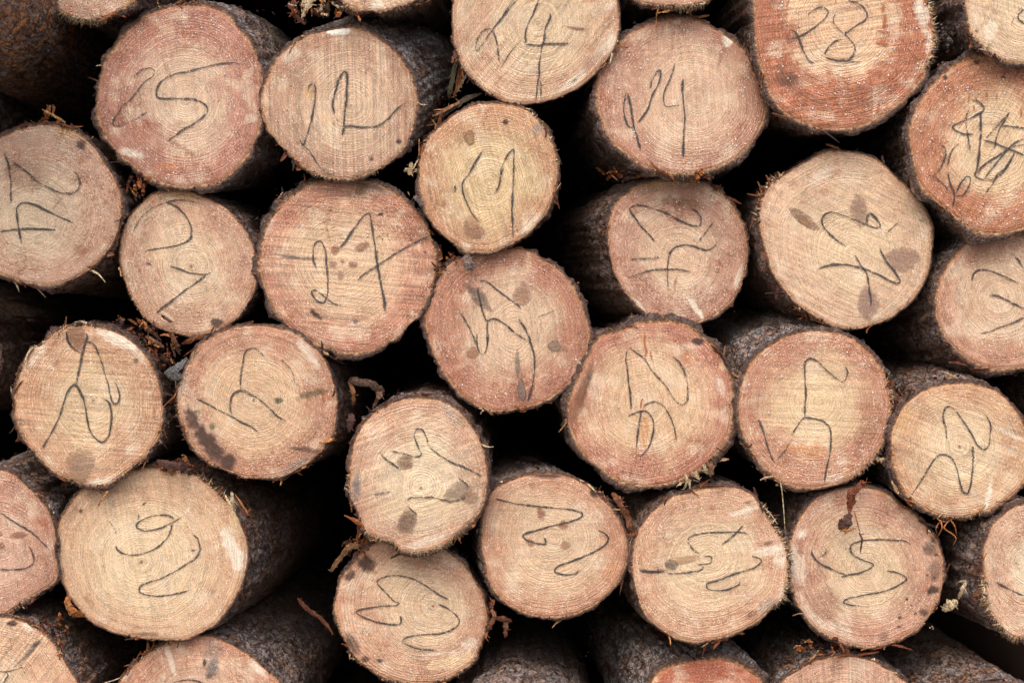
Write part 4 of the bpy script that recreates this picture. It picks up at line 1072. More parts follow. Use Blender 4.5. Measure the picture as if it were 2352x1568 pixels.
log(label='bottom log end with a blue-grey stain and long bark running back right', d=0.04, tilt=(0.10, 0.02),
    o=T(3, '1020 1560 1080 1480 1180 1380 1300 1290 1450 1220 1650 1170 1800 1180 1950 1230 2100 1310 2230 1410 2340 1520 2420 1650 2450 1850 2380 2050 2200 2250 1900 2350 1550 2350 1250 2230 1040 2030 970 1800'),
    pith=T(3, '1640 1700')[0], cin=(206, 158, 122), cout=(200, 140, 106), red=.6, bark=5, grey=.5, orange=.25, saw=(80, .08),
    marks=[m(3, '1480 1562 1560 1540 1650 1540 1740 1565', w=4.2)],
    stains=[('blue', E(3, 1815, 1440, 55, 110, 14), .8), ('grey', E(3, 1820, 1300, 90, 110), .6), ('dark', E(3, 1750, 1390, 18, 40), .8), ('dark', E(3, 1790, 1500, 30, 30), .6), ('white', E(3, 1460, 1370, 28, 150, -17), .6, .3), ('white', E(3, 2200, 1440, 110, 30, 42), .7), ('white', E(3, 1090, 1500, 60, 20, -45), .6)],
    fringe=[], shreds=24, flakes=120, shred_at=[(200, 240)])

log(label='log end with a crayon M, partly under the teardrop-knot one, bottom centre', d=0.02, tilt=(0.0, 0.0),
    o=T(13, '1150 340 1300 320 1480 340 1620 400 1740 490 1850 590 1940 720 2000 860 2025 1000 2005 1130 1960 1260 1890 1390 1770 1480 1640 1540 1480 1570 1320 1560 1160 1520 1020 1430 900 1330 820 1210 760 1080 725 940 745 800 780 690 860 580 960 460 1060 390'),
    pith=T(13, '1565 905')[0], cin=(218, 178, 134), cout=(202, 150, 114), red=.5, bark=4, grey=.3, saw=(10, .04), wet=.35,
    marks=[m(13, '1700 850 1640 820 1560 770 1450 700 1350 660 1230 645 1130 665 1090 700 1110 740 1170 800 1230 860 1275 880 1240 900 1100 910 980 930 910 950 930 980 1020 1020 1120 1050 1230 1065 1290 1050 1285 980', w=4, s=.98), m(13, '1590 880 1680 920 1750 970 1790 1030 1770 1080 1700 1120 1610 1145 1480 1150 1370 1165 1310 1190 1320 1220 1400 1260 1500 1280 1600 1280', w=4, s=.96)],
    knots=[(E(13, 1567, 907, 13, 13), (130, 76, 50), .2)],
    stains=[('dark', E(13, 1000, 550, 90, 80, 30), .9), ('dark', E(13, 850, 650, 40, 60, 40), .7), ('dark', E(13, 880, 1230, 60, 100, -30), .6), ('dark', E(13, 990, 1360, 40, 30), .7), ('dark', E(13, 1110, 1375, 24, 20), .9, .3), ('pale', E(13, 1740, 1380, 230, 60, -12), .9), ('white', E(13, 1880, 1230, 80, 60, -20), .6), ('white', E(13, 1680, 1310, 260, 14, -5), .5), ('brown', E(13, 1350, 400, 200, 30, 5), .4)],
    fringe=[(45, 140, 60, 6, .7), (170, 215, 20, 6, .3)], shreds=34, shred_at=[(130, 160), (-10, 30)])

log(label='rough pale log end with brown teardrop knots, splintery lower edge, centre', d=-0.03, tilt=(0.02, 0.06),
    o=TT(12, '1250 590 1400 565 1550 570 1700 620 1810 700 1900 820 1970 950 2010 1080 2025 1220 2010 1360 1985 1470', 13, '1930 140 1850 220 1740 320 1630 400 1520 440 1400 455 1280 420 1220 360 1110 330 1000 280 960 200 920 90', 12, '880 1450 850 1340 855 1200 870 1060 900 920 960 800 1040 710 1140 640'),
    pith=T(12, '1460 1320')[0], cin=(224, 192, 150), cout=(202, 154, 118), mid=(.45, .9), red=.45, bark=5, grey=.3, orange=.5, saw=(160, .13),
    marks=[m(12, '1450 1000 1420 930 1405 870 1430 825 1480 835 1510 900 1535 970 1600 1030 1690 1090 1780 1130 1880 1170 1990 1230', s=.95), m(12, '1450 1000 1465 1040 1420 1060 1340 1040 1250 1020 1190 1010', s=.95), m(12, '1110 1020 1150 1070 1220 1120 1290 1170', s=.93), m(12, '1060 1385 1130 1370 1210 1355', s=.9), m(12, '1320 1450 1370 1410 1450 1410 1550 1405 1620 1420 1740 1440 1880 1390', s=.9), m(12, '1340 1470 1380 1510 1430 1550'), m(12, '1780 1240 1850 1290 1890 1350', s=.92)],
    knots=[(E(12, 1330, 1105, 82, 72, 20), (138, 104, 80), .3), (E(12, 1770, 1360, 130, 84, -20), (156, 136, 118), .0), (E(12, 1890, 1410, 90, 60, 10), (160, 126, 104), .0), (T(13, '1340 60 1430 110 1430 200 1400 290 1340 305 1260 270 1245 200 1290 120'), (112, 80, 66), .4), (E(12, 1460, 1322, 14, 14), (120, 66, 44), .2)],
    stains=[('blue', E(12, 910, 1330, 40, 150, 4), .75), ('pale', E(12, 1500, 1480, 420, 120, -10), .4), ('white', E(13, 1500, 360, 200, 40, -18), .5), ('grey', E(12, 1720, 700, 50, 120, -30), .5), ('green', E(12, 1820, 760, 60, 40, 40), .4)],
    fringe=[(40, 140, 150, 8, .85), (150, 185, 24, 10, .4)], shreds=54, shred_at=[(20, 60), (120, 180), (200, 300)])

log(label='log end with a zigzag crayon stroke through a small brown knot, lower middle', d=0.01, tilt=(-0.15, 0.0),
    o=TT(22, '50 1290 200 1230 330 1210 480 1215 600 1240 720 1290 810 1370 900 1450', 23, '960 80 1030 200 1075 320 1090 440 1075 560 1030 660 950 770 850 860 730 930 600 985 450 1005 300 990 180 950 50 880 -40 780 -100 660 -130 520 -150 380 -145 230 -130 100', 22, '-110 1430 -60 1360'),
    pith=T(23, '450 330')[0], cin=(216, 174, 130), cout=(198, 142, 106), mid=(.45, 1.0), red=.45, bark=5, grey=.6, orange=.3, saw=(0, .03),
    marks=[m(23, '-40 -10 0 0 70 15 180 40 300 52 420 65 540 75 640 90 705 115 690 150 600 185 500 210 400 235 290 265 210 290 200 320 240 350 310 370 390 375 380 320', w=4.6), m(23, '830 260 890 280 925 320 910 370 830 430 720 480 610 525 520 555 470 590 480 620 560 640 640 630 670 600', w=4.2)],
    knots=[(E(23, 350, 115, 40, 68, -15), (160, 104, 80), .2), (E(23, 540, 215, 46, 44, 10), (166, 112, 88), .2), (E(23, 260, 365, 34, 46, -30), (176, 130, 106), .0), (E(23, 560, 385, 50, 40), (180, 136, 110), .0)],
    stains=[('dark', E(22, 330, 1215, 260, 22, 4), .8), ('dark', E(22, 800, 1370, 36, 50, -30), .9), ('dark', E(22, 280, 1310, 30, 30), .3), ('white', E(23, 730, 600, 14, 12), .9, .2), ('gold', E(23, 570, 580, 60, 30), .5), ('orange', E(23, 950, 600, 70, 130, 30), .3)],
    fringe=[(60, 110, 14, 4, .3)], shreds=40, shred_at=[(-70, -20)])

log(label='log end split pale along its right rim with a dark round knot, lower right', d=0.0, tilt=(-0.10, 0.02),
    o=TT(22, '1600 1380 1750 1330 1900 1320 2050 1340 2150 1390', 23, '2230 60 2300 150 2370 270 2420 350 2460 480 2465 600 2450 720 2420 840 2330 920 2230 1010 2100 1090 1950 1160 1800 1200 1650 1210 1500 1180 1370 1100 1260 1000 1200 880 1155 740 1140 600 1145 440 1170 300 1240 180 1340 70 1470 -20'),
    pith=T(23, '1790 490')[0], cin=(220, 182, 136), cout=(204, 154, 116), red=.55, bark=4, grey=.35, orange=.5, saw=(172, .06),
    marks=[m(23, '1710 460 1650 420 1610 360 1620 320 1680 295 1780 280 1900 275 2050 275 2140 295', s=.94), m(23, '2080 215 2040 260 1990 310 1900 380', w=4.2), m(23, '1720 480 1780 480 1810 500 1790 540 1730 550 1670 550', s=.93, w=3.8), m(23, '1740 560 1710 600 1600 620 1500 628 1430 628', s=.96), m(23, '1190 600 1280 615 1400 610', w=5), m(23, '1350 570 1355 630', w=3.6), m(23, '2150 480 2220 500 2230 530 2180 575 2080 610 1980 640 1860 690 1780 710 1765 740 1800 770 1900 770 1990 750 2050 715 2045 695', w=4.2)],
    knots=[(E(23, 1465, 555, 64, 54, -8), (116, 104, 92), .7), (T(23, '1180 575 1280 600 1400 585 1440 610 1330 632 1200 615'), (130, 104, 84), .0), (E(23, 1590, 510, 130, 40, -14), (186, 150, 116), .0)],
    stains=[('white', E(23, 2300, 430, 130, 40, -12), .9), ('white', E(23, 2080, 100, 130, 26, -20), .85), ('white', E(23, 2380, 500, 60, 90), .6), ('grey', E(23, 2290, 920, 110, 70, -40), .6), ('dark', E(23, 2290, 370, 90, 14, -14), .5), ('brown', E(23, 2150, 980, 60, 40, -30), .7), ('white', E(23, 2410, 800, 30, 90, 10), .5), ('dark', E(23, 2130, 20, 60, 12, -20), .5)],
    fringe=[(-50, 35, 110, 9, .85)], shreds=44, shred_at=[(-60, -20), (235, 270), (60, 90)])

log(label='log end with black mould spots on its right rim, lower right', d=0.02, tilt=(-0.03, 0.02),
    o=TT(32, '600 1400 750 1350 900 1330 1050 1340 1180 1380', 33, '1280 40 1380 110 1480 210 1570 310 1630 420 1660 560 1655 700 1630 830 1570 950 1480 1070 1370 1150 1230 1210 1080 1250 930 1250 790 1220 660 1150 540 1060 440 940 380 810 345 660 340 530 350 400 390 270 450 140 530 30'),
    pith=T(33, '1010 600')[0], cin=(218, 178, 132), cout=(194, 140, 110), mid=(.35, .9), red=.65, bark=5, grey=.5, saw=(60, .05), wet=.4,
    marks=[m(33, '1380 380 1340 350 1260 345 1150 338 1050 340 960 350 890 375 865 410 880 460 940 500 1020 530 1065 555 1020 590 940 625 850 640 790 660', w=4), m(33, '540 420 540 470 600 540 680 580 760 615 830 640', w=4), m(33, '1170 605 1240 615 1310 640 1345 680 1290 720 1200 765 1080 795 940 820 840 845 805 870 860 895 940 908', w=4, s=.97), m(33, '640 400 660 440 620 490', s=.78)],
    stains=[('white', E(33, 450, 290, 60, 40, -30), .8), ('white', E(33, 440, 600, 60, 130), .55), ('white', E(33, 380, 500, 30, 200, 4), .6), ('white', E(33, 560, 1010, 160, 40, 45), .5), ('white', E(33, 740, 1080, 180, 30, 20), .4), ('brown', E(33, 640, 900, 140, 150, 30), .4), ('dark', E(33, 1570, 770, 60, 40, -10), 1, .3), ('dark', E(33, 1540, 420, 60, 60), .6), ('dark', E(33, 1590, 600, 60, 100), .45),
            ('dark', E(33, 1520, 640, 16, 12), 1, .2), ('dark', E(33, 1600, 330, 50, 50, 30), .9), ('dark', E(33, 1500, 960, 40, 40, 20), .7), ('dark', E(33, 1280, 1085, 26, 14), 1, .25), ('dark', E(33, 1390, 900, 14, 12), .9, .2), ('dark', E(33, 1350, 850, 12, 10), .9, .2), ('dark', E(33, 1580, 660, 14, 12), 1, .2), ('dark', E(33, 1600, 470, 18, 14), 1, .2), ('dark', E(33, 1150, 1170, 60, 40, -20), .4), ('dark', E(33, 1420, 970, 16, 12), .9, .2), ('dark', E(33, 1290, 1005, 14, 14), .9, .2)],
    fringe=[(60, 110, 24, 5, .3)], shreds=34, shred_at=[(60, 120), (-60, -30)], chips=[(E(33, 1450, 1000, 150, 180, 30), 12, 6)])

log(label='wide-ringed pale log end at the right edge with a ragged splintered lower rim', d=-0.02, tilt=(-0.14, 0.02), face=(0, 0),
    o=T(33, '2280 60 2180 130 2080 240 2025 370 2005 500 2010 640 2020 780 2030 880 2090 990 2170 1090 2250 1170 2350 1180 2500 1150 2680 1050 2800 880 2840 660 2820 430 2730 230 2580 90 2420 40'),
    pith=T(33, '2400 550')[0], cin=(232, 204, 162), cout=(208, 160, 124), mid=(.2, .6), red=.5, bark=6, grey=.45, orange=.3, saw=(60, .05),
    marks=[m(33, '2110 700 2200 750 2280 790 2352 820', w=4.4), m(33, '2330 460 2352 480', s=.9)],
    fringe=[(100, 175, 150, 10, .9)], shreds=40, shred_at=[(120, 200)], chips=[(E(33, 2220, 400, 140, 250, 60), 14, 6)])

log(label='orange-red log end rising from the bottom edge under grey lichened bark', d=0.04, tilt=(-0.22, 0.14), face=(0, 0),
    o=T(23, '1290 1565 1400 1460 1550 1400 1750 1365 1900 1370 2050 1420 2150 1490 2230 1570 2280 1750 2250 1950 2100 2150 1850 2250 1600 2200 1380 2050 1270 1850 1250 1700'),
    pith=T(23, '1750 1800')[0], cin=(204, 128, 90), cout=(192, 108, 74), red=.6, bark=9, grey=.95, orange=.15, saw=(5, .14), flakes=130, stains=[('pale', E(23, 1320, 1550, 50, 30, -40), .6)], shreds=24)

log(label='pinkish log end at the bottom edge under the mould-spotted one', d=0.03, tilt=(0.0, 0.04),
    o=T(33, '290 1560 400 1470 550 1390 700 1350 850 1340 1000 1360 1130 1420 1240 1490 1340 1570 1400 1700 1400 1900 1280 2080 1050 2180 800 2180 500 2100 300 1950 230 1750'),
    pith=T(33, '800 1750')[0], cin=(206, 156, 122), cout=(200, 148, 116), red=.45, bark=6, grey=.7, saw=(88, .12), stains=[('brown', E(33, 750, 1430, 120, 60, 80), .4)], shreds=30, shred_at=[(200, 300)])

log(label='mossy brown bark of a log at the bottom right, its end below the picture', d=-0.10, tilt=(0, 0), grey=.55, orange=.45, o=circle(2300, 1752, 176), pith=(2300, 1752), cin=(200, 160, 120), cout=(180, 130, 100), flakes=160, bark=6)
log(label='dark flaky bark of a log at the bottom middle, its end below the picture', d=-0.10, tilt=(0, 0), grey=.5, orange=.25, o=circle(1210, 1752, 174), pith=(1210, 1752), cin=(200, 160, 120), cout=(180, 130, 100), flakes=160, bark=6)
log(label='shadowed grey log at the left edge beside the 25', d=0.16, tilt=(0, 0), grey=.8, orange=.1, o=circle(-180, 225, 150), pith=(-180, 225), cin=(200, 160, 120), cout=(180, 130, 100), flakes=40, bark=6)
log(label='shadowed brown log at the left edge above the straw-coloured one', d=0.14, tilt=(0, 0), grey=.2, orange=.2, o=circle(-165, 800, 160), pith=(-165, 800), cin=(200, 160, 120), cout=(180, 130, 100), flakes=40, bark=6)
log(label='purple-brown bark of a log wedged at the right edge above the arched mark', d=0.12, tilt=(0.02, 0), grey=.4, orange=.2, o=circle(2470, 880, 108), pith=(2470, 880), cin=(200, 160, 120), cout=(180, 130, 100), flakes=40, bark=6)

for i, sp in enumerate(LOGS):
    build_log(i, sp)

# ------------------------------------------------------------------ the rest of the pile, outside the picture
B_ = bag()
pr = random.Random(5)
row = 0
y = -1000.0
while y < 784 + 1.02 / K:
    x = -1700.0 + (130 if row % 2 else 0)
    while x < 4060:
        r = pr.uniform(112, 132)
        xx, yy = x + pr.uniform(-8, 8), y + pr.uniform(-8, 8)
        inside = -70 - r < xx < 2422 + r and -70 - r < yy < 1638 + r
        if not inside and all(math.hypot(xx - a, yy - b) > c + r * 0.90 for a, b, c in AREA):
            c0 = place([(xx, yy)], 0.03)[0]
            rm = r * K * 1.02
            dd = pr.uniform(-0.03, 0.05)
            n = 20
            v = []
            for yv, k in ((dd, 0.02), (dd, 0.9), (dd + .003, 1.0), (dd + .4, 1.01), (3.1, 1.0)):
                for q in range(n):
                    t = 2 * math.pi * q / n
                    v.append((c0[0] + rm * k * math.cos(t), yv, c0[2] + rm * k * math.sin(t)))
            cc = np.vstack([np.tile(srgb(208, 164, 124), (2 * n, 1)), np.tile(srgb(78, 62, 54), (3 * n, 1))])
            bag_add(B_, v, grid_faces(5, n).tolist(), cc)
        x += 252
    y += 222
    row += 1
rest = bag_build(B_, 'log_pile', M_SPLINTER, None, None)
rest['label'] = 'rest of the log pile continuing all round the marked ends'
rest['category'] = 'log pile'

# ------------------------------------------------------------------ loose bits lying between the logs
def loose(name, label, cat, pieces, mat=None, group=None):
    """pieces: (points in picture units, depth(s), widths, colour, thickness)"""
    Bq = bag()
    for k, (pts, dep, w, c, th) in enumerate(pieces):
        c = np.asarray(c) * (0.72 if max(w) > 5 else 1)
        cl = spline(pts, False, 9) if len(pts) > 2 else np.linspace(pts[0], pts[1], 9)
        n = len(cl)
        dep = np.interp(np.linspace(0, 1, n), np.linspace(0, 1, len(dep)), dep)
        w = np.interp(np.linspace(0, 1, n), np.linspace(0, 1, len(w)), w) * K * (0.8 if max(w) > 5 else 1)
        w = w * (0.75 + 0.5 * fbm(np.stack([np.arange(n) * .13, np.full(n, k + len(label)), np.zeros(n)], 1), 2))
        w = w * np.clip(1.5 * np.sin(math.pi * (0.10 + 0.84 * np.linspace(0, 1, n))), 0.1, 1)
        P = np.array([place([q], dd)[0] for q, dd in zip(cl, dep)])
        t = np.gradient(P, axis=0)
        wd = np.stack([t[:, 2], 0.35 * np.abs(t[:, 0]), -t[:, 0]], 1)
        P = P + (fbm(P * 45 + k, 2) - .5)[:, None] * np.array([.0015, .005, .0015])
        v, f = ribbon_geo(P, w, wd, th * 0.22, 0.2 if w.max() > 4 * K else 0.0, 0.2 if w.max() > 4 * K else 0.03, k + len(label) * .1)
        if w.max() > 7 * K:
            fr = random.Random(k * 31 + len(label))
            for _ in range(9):
                i0 = fr.randrange(1, n - 1)
                sd = fr.choice((-1, 1))
                wn = wd[i0] / (np.linalg.norm(wd[i0]) + 1e-9)
                tn = t[i0] / (np.linalg.norm(t[i0]) + 1e-9)
                b0 = P[i0] + wn * sd * w[i0] * .42
                dr = wn * sd * fr.uniform(.2, 1) + tn * fr.uniform(-1, 1) + np.array([0, fr.uniform(-.4, .1), 0])
                l_ = fr.uniform(3, 10) * K
                q_ = np.linspace(0, 1, 4)[:, None]
                fv, ff = ribbon_geo(b0 + dr * l_ * q_ + np.array([fr.gauss(0, .3), 0, fr.gauss(0, .3)]) * l_ * q_ * q_, np.array([1.6, 1.6, 1.1, .4]) * K * fr.uniform(.6, 1.8), (fr.gauss(0, 1), .5, fr.gauss(0, 1)), .0006, .1, .15, fr.random())
                bag_add(Bq, fv, ff, np.asarray(c) * fr.uniform(.7, 1.5))
        cv = np.tile(np.asarray(c), (len(v), 1)) * (0.45 + 1.1 * fbm(v * np.array([220., 220., 220.]), 3))[:, None]
        bag_add(Bq, v, f, cv)
    org = np.vstack(Bq['v']).mean(0)
    o = bag_build(Bq, name, mat or M_SHRED, None, org, stuff=False, smooth=False)
    o.location = org
    o['label'] = label
    o['category'] = cat
    if group:
        o['group'] = group
    return o

RB, OR, PA, DK, GR = srgb(112, 62, 46), srgb(168, 104, 56), srgb(214, 190, 152), srgb(74, 54, 50), srgb(92, 86, 60)
loose('bark_strip', 'reddish curled bark strip hanging over the mould-spotted log end', 'bark strip',
      [(TT(32, '960 1265 930 1330 880 1370', 33, '870 30 855 120'), [.0, -.025, -.012], [10, 15, 22, 20, 10], srgb(134, 74, 48), .004),
       (T(33, '860 110 830 190 770 250'), [-.016, -.02, -.012], [14, 34, 22], srgb(92, 62, 54), .004), (T(33, '780 262 840 268 920 235'), [-.016, -.022, -.016], [4, 8, 4], srgb(190, 130, 80), .003),
       (T(33, '900 100 925 190 950 290'), [-.008, -.012, -.008], [3, 3, 3], srgb(160, 96, 56), .002), (T(33, '940 280 965 340 950 460'), [-.006, -.012, -.006], [3, 8, 3], srgb(96, 70, 62), .003),
       (T(33, '945 300 985 285'), [-.006, -.008], [2, 2], srgb(150, 90, 60), .002), (TT(32, '960 1270 985 1285 990 1310'), [.0, -.01, 0], [8, 10, 5], srgb(150, 84, 52), .004)])
loose('wood_chip', 'pale fan-shaped wood chip on a stem in the dark gap at lower right', 'wood chip',
      [(T(33, '1860 690 1830 760 1790 850'), [.0, -.01, 0], [9, 10, 8], PA * .85, .004), (T(33, '1780 860 1720 905 1655 945'), [0, -.005, .005], [12, 26, 24], PA * .85, .004), (T(33, '1860 690 1800 700 1770 725'), [.0, .0, .01], [6, 5, 3], PA * .6, .003)])
loose('bark_strip', 'green and brown flap of bark hanging between the 22 and the 24', 'bark strip',
      [(T(10, '1770 510 1740 640 1715 760 1700 850'), [0, -.01, -.01, .0], [10, 15, 16, 8], GR * .5, .004), (T(10, '1800 560 1790 680 1740 840'), [.005, .0, .0], [10, 14, 5], OR * .8, .003), (T(10, '1850 640 1800 720 1760 800'), [.0, .0, .0], [8, 8, 3], PA * .6, .002)])
loose('bark_strip', 'long green-brown bark strip lying on the golden log end', 'bark strip',
      [(T(10, '1980 800 1850 850 1740 920 1620 1000 1500 1080'), [.0, -.005, -.005, .0, .03], [9, 14, 14, 12, 6], srgb(78, 66, 48), .005), (T(10, '1800 870 1690 930 1560 1000'), [-.005, -.01, .0], [6, 9, 5], srgb(150, 108, 76), .003), (T(10, '1720 915 1650 935 1570 940'), [-.005, -.005, .0], [3, 3, 2], OR, .002)])
loose('splinters', 'torn pale splinters sticking out at the top edge left of the 22', 'splinters',
      [(T(10, '560 -30 500 40 440 160'), [0, -.02, -.03], [22, 22, 7], PA * .72, .006), (T(10, '480 -20 460 40 445 120'), [-.01, -.02, -.02], [12, 13, 5], PA * .8, .004), (T(10, '640 -30 620 50 600 100'), [-.01, -.02, -.02], [14, 10, 3], PA * .55, .004), (T(10, '380 -10 360 60 340 75'), [0, -.01, -.01], [12, 14, 6], RB, .004), (T(10, '360 130 420 160 475 210'), [0, -.01, -.01], [8, 14, 10], RB * .9, .004),
       (T(10, '560 80 590 110 600 140'), [-.01, -.01, 0], [18, 22, 8], RB * 1.1, .004), (T(10, '700 20 760 60 860 60'), [-.03, -.04, -.03], [5, 5, 2], PA * .7, .002), (T(10, '790 80 760 120 730 150'), [-.03, -.04, -.03], [12, 14, 4], OR * .9, .003), (T(10, '330 50 380 90 430 100'), [0, -.01, 0], [10, 12, 6], RB, .004)])
loose('bark_strip', 'curled brown bark flap arching out into the gap right of the oval log end', 'bark strip',
      [(T(12, '840 420 930 420 1040 450 1120 500 1150 530'), [.02, .0, .0, .01, .03], [14, 22, 26, 20, 8], srgb(104, 80, 66), .005), (T(12, '1110 500 1100 560 1050 640'), [.01, .0, .02], [18, 16, 5], srgb(116, 86, 68), .004), (T(12, '850 420 890 520 880 620'), [.02, .01, .02], [10, 10, 6], srgb(140, 92, 58), .004)])
loose('bark_flake', 'small bark flake dangling beside the oval log end', 'bark flake', [(T(12, '870 690 865 750 850 850'), [.01, 0, .01], [10, 24, 4], srgb(96, 66, 60), .003)])
loose('wood_chip', 'white star-shaped wood chip left of the golden log end', 'wood chip',
      [(T(10, '1380 1390 1375 1440 1360 1500'), [.01, .0, .0], [6, 18, 12], PA * .9, .003), (T(10, '1325 1440 1380 1460 1440 1450'), [.0, -.002, .0], [5, 12, 5], PA, .003)])
loose('splinters', 'orange upright splinters on top of the log end at the left edge', 'splinters',
      [(T(0, '380 1070 400 980 430 900'), [.01, -.005, .0], [18, 18, 8], srgb(158, 98, 60), .004), (T(0, '560 1050 460 990 360 935'), [.0, -.01, -.01], [5, 6, 4], srgb(200, 150, 96), .002), (T(0, '450 900 460 940 440 1000'), [.0, -.005, -.005], [7, 8, 4], srgb(172, 112, 62), .003), (T(0, '330 1040 350 1060 380 1070'), [.01, 0, 0], [12, 14, 8], OR, .003), (T(0, '150 1105 200 1075 300 1065'), [.0, -.005, .0], [8, 8, 6], RB * 1.2, .003),
       (T(0, '520 1020 500 1040 470 1060'), [0, -.005, 0], [10, 10, 5], srgb(180, 120, 70), .003)])
loose('bark_flake', 'grey bark flake at the top left rim of the five-knot log end', 'bark flake', [(T(11, '1850 770 1865 840 1860 900'), [-.012, -.016, -.012], [20, 26, 12], srgb(126, 108, 102), .004), (T(11, '1900 830 1905 870 1880 900'), [-.012, -.014, -.012], [10, 12, 8], srgb(110, 94, 90), .004)])
loose('bark_flake', 'grey curled flake under the 27 right rim', 'bark flake', [(T(11, '1400 270 1440 300 1470 355'), [-.01, -.02, -.02], [12, 16, 10], srgb(120, 108, 108), .003), (T(11, '1400 280 1450 275'), [-.01, -.02], [8, 5], srgb(136, 124, 122), .003)])
loose('bark_flake', 'broad brown bark flake lying on top of the biggest log end', 'bark flake', [(T(2, '1340 1100 1430 1120 1540 1140 1620 1130'), [-.005, -.02, -.02, .0], [14, 26, 24, 8], srgb(104, 72, 66), .004)])
loose('bark_strip', 'long thin brown bark strip lying on bark at the bottom left of centre', 'bark strip', [(T(13, '410 840 480 920 560 980 640 1050 710 1150'), [.12, .10, .08, .06, .04], [10, 14, 12, 11, 5], srgb(110, 66, 48), .004)])
loose('bark_strip', 'pale brown twisted strip in the dark gap left of the M-marked log end', 'bark strip',
      [(T(13, '940 390 850 400 800 460 740 540 690 615'), [.0, -.01, .0, .01, .02], [18, 18, 13, 13, 15], srgb(138, 100, 68), .004), (T(13, '980 420 960 350 1010 320'), [.0, -.01, .0], [7, 7, 5], srgb(110, 66, 46), .003), (T(13, '940 160 930 230 925 320'), [-.02, -.02, -.01], [7, 9, 4], srgb(134, 84, 56), .003)])
loose('splinters', 'pale broken splinters under the dark-rimmed red log end', 'splinters',
      [(T(22, '1580 1200 1600 1270 1570 1340'), [.0, -.015, -.01], [6, 8, 4], PA * .75, .003), (T(22, '1600 1240 1620 1290 1625 1340'), [.0, -.012, -.012], [5, 7, 3], PA * .65, .003), (T(22, '1640 1190 1680 1220 1710 1260'), [.0, -.012, -.012], [5, 8, 4], PA * .8, .003), (T(22, '1740 1120 1760 1180 1780 1215'), [.0, -.01, -.01], [9, 12, 4], PA * .55, .003), (T(22, '1800 1100 1810 1170 1795 1230'), [.005, .0, .0], [12, 14, 6], srgb(120, 84, 58), .003)])
loose('grass_stem', 'thin pale grass stem standing in the gap left of the mould-spotted log end', 'grass stem', [(TT(32, '265 1250 280 1350 290 1450', 33, '300 150 315 310'), [-.005, -.01, -.01, -.01, .0], [2.6, 2.4, 2.2, 2.0, 1.6], srgb(168, 156, 124), .0012)])
loose('root_fibres', 'tangle of thin orange root fibres below the arched-mark log end', 'root fibres',
      [(T(33, '1590 140 1640 180 1700 185 1730 160'), [0, -.01, -.01, 0], [3, 3, 3, 3], srgb(158, 96, 50), .0016), (T(33, '1640 180 1650 240 1610 320'), [-.01, -.015, 0], [3, 3, 2.4], srgb(150, 92, 50), .0016), (T(33, '1630 190 1600 240 1610 290'), [-.01, -.01, 0], [3, 3, 2], srgb(140, 86, 50), .0016), (T(33, '1700 190 1670 240 1740 290 1770 330 1745 390'), [-.01, -.015, -.01, -.01, 0], [3, 3, 3, 3, 2], srgb(164, 104, 58), .0016), (T(33, '1720 170 1760 230 1778 310'), [-.01, -.012, 0], [3, 3, 2], srgb(158, 98, 52), .0016)])
loose('twig', 'short dry twig sticking up in the gap between the 25 and the 22', 'twig', [(T(0, '2270 170 2310 250 2350 340 2380 420'), [.0, .01, .02, .04], [3, 6, 12, 16], srgb(122, 102, 84), .004)])
loose('bark_strip', 'ragged brown bark strip clinging to the zigzag-marked log end on its right', 'bark strip', [(TT(22, '960 1370 1010 1430', 23, '1040 60 1090 150 1110 230 1170 290'), [.0, -.01, -.01, .0, .0, .01], [16, 22, 16, 18, 15, 18], srgb(132, 82, 56), .005), (T(23, '1080 295 1130 300 1185 285'), [0, -.005, .0], [8, 10, 6], srgb(150, 94, 62), .003)])
loose('bark_shred', 'crumpled orange bark shreds in the dark gap right of the M-marked log end', 'bark shreds',
      [(T(13, '2100 1010 2180 1020 2240 1040'), [.02, .01, .02], [12, 13, 8], srgb(120, 74, 52), .004), (T(13, '2060 940 2090 1000 2060 1060 2030 1110'), [.0, -.005, .0, .01], [8, 12, 11, 5], srgb(140, 90, 62), .004), (T(13, '2180 1040 2190 1100 2180 1180'), [.015, .01, .015], [10, 12, 5], srgb(110, 68, 46), .003), (T(13, '2080 850 2070 900 2050 930'), [.0, 0, 0], [10, 11, 8], srgb(130, 76, 50), .003)])
loose('bark_strip', 'orange bark flap curling off the lower left rim of the biggest log end', 'bark strip', [(T(3, '590 810 580 890 630 960 740 1005'), [.02, .005, .005, .02], [12, 20, 22, 10], srgb(176, 112, 62), .004)])
loose('splinters', 'pale splinters and needle stems on the right rim of the biggest log end', 'splinters', [(T(3, '1920 -40 1960 30 2000 90'), [-.005, -.01, -.005], [4, 5, 3], PA, .003), (T(3, '1980 -70 1990 10 2000 80'), [-.005, -.01, -.005], [9, 11, 6], PA * .75, .003), (T(3, '2010 -50 2070 40 2130 130'), [.0, -.01, -.01], [3, 5, 7], srgb(176, 112, 66), .003), (T(3, '2060 90 2100 110 2145 100'), [.0, -.005, -.005], [16, 22, 14], srgb(116, 72, 62), .003)])
loose('wood_chip', 'white chip poking out between the bridge-marked and arched-mark log ends', 'wood chip', [(T(32, '1085 1085 1130 1083 1172 1086'), [-.0, -.01, .0], [9, 9, 8], PA, .004)])
loose('bark_flake', 'grey crumbly bark lump between the straw-coloured and the oval log ends', 'bark flake', [(T(2, '1410 350 1480 330 1560 260 1600 210'), [.0, -.01, -.005, .0], [18, 24, 14, 8], srgb(122, 120, 124), .006), (T(2, '1430 370 1500 380 1540 340'), [.0, -.01, .0], [14, 20, 12], srgb(100, 98, 96), .006)])
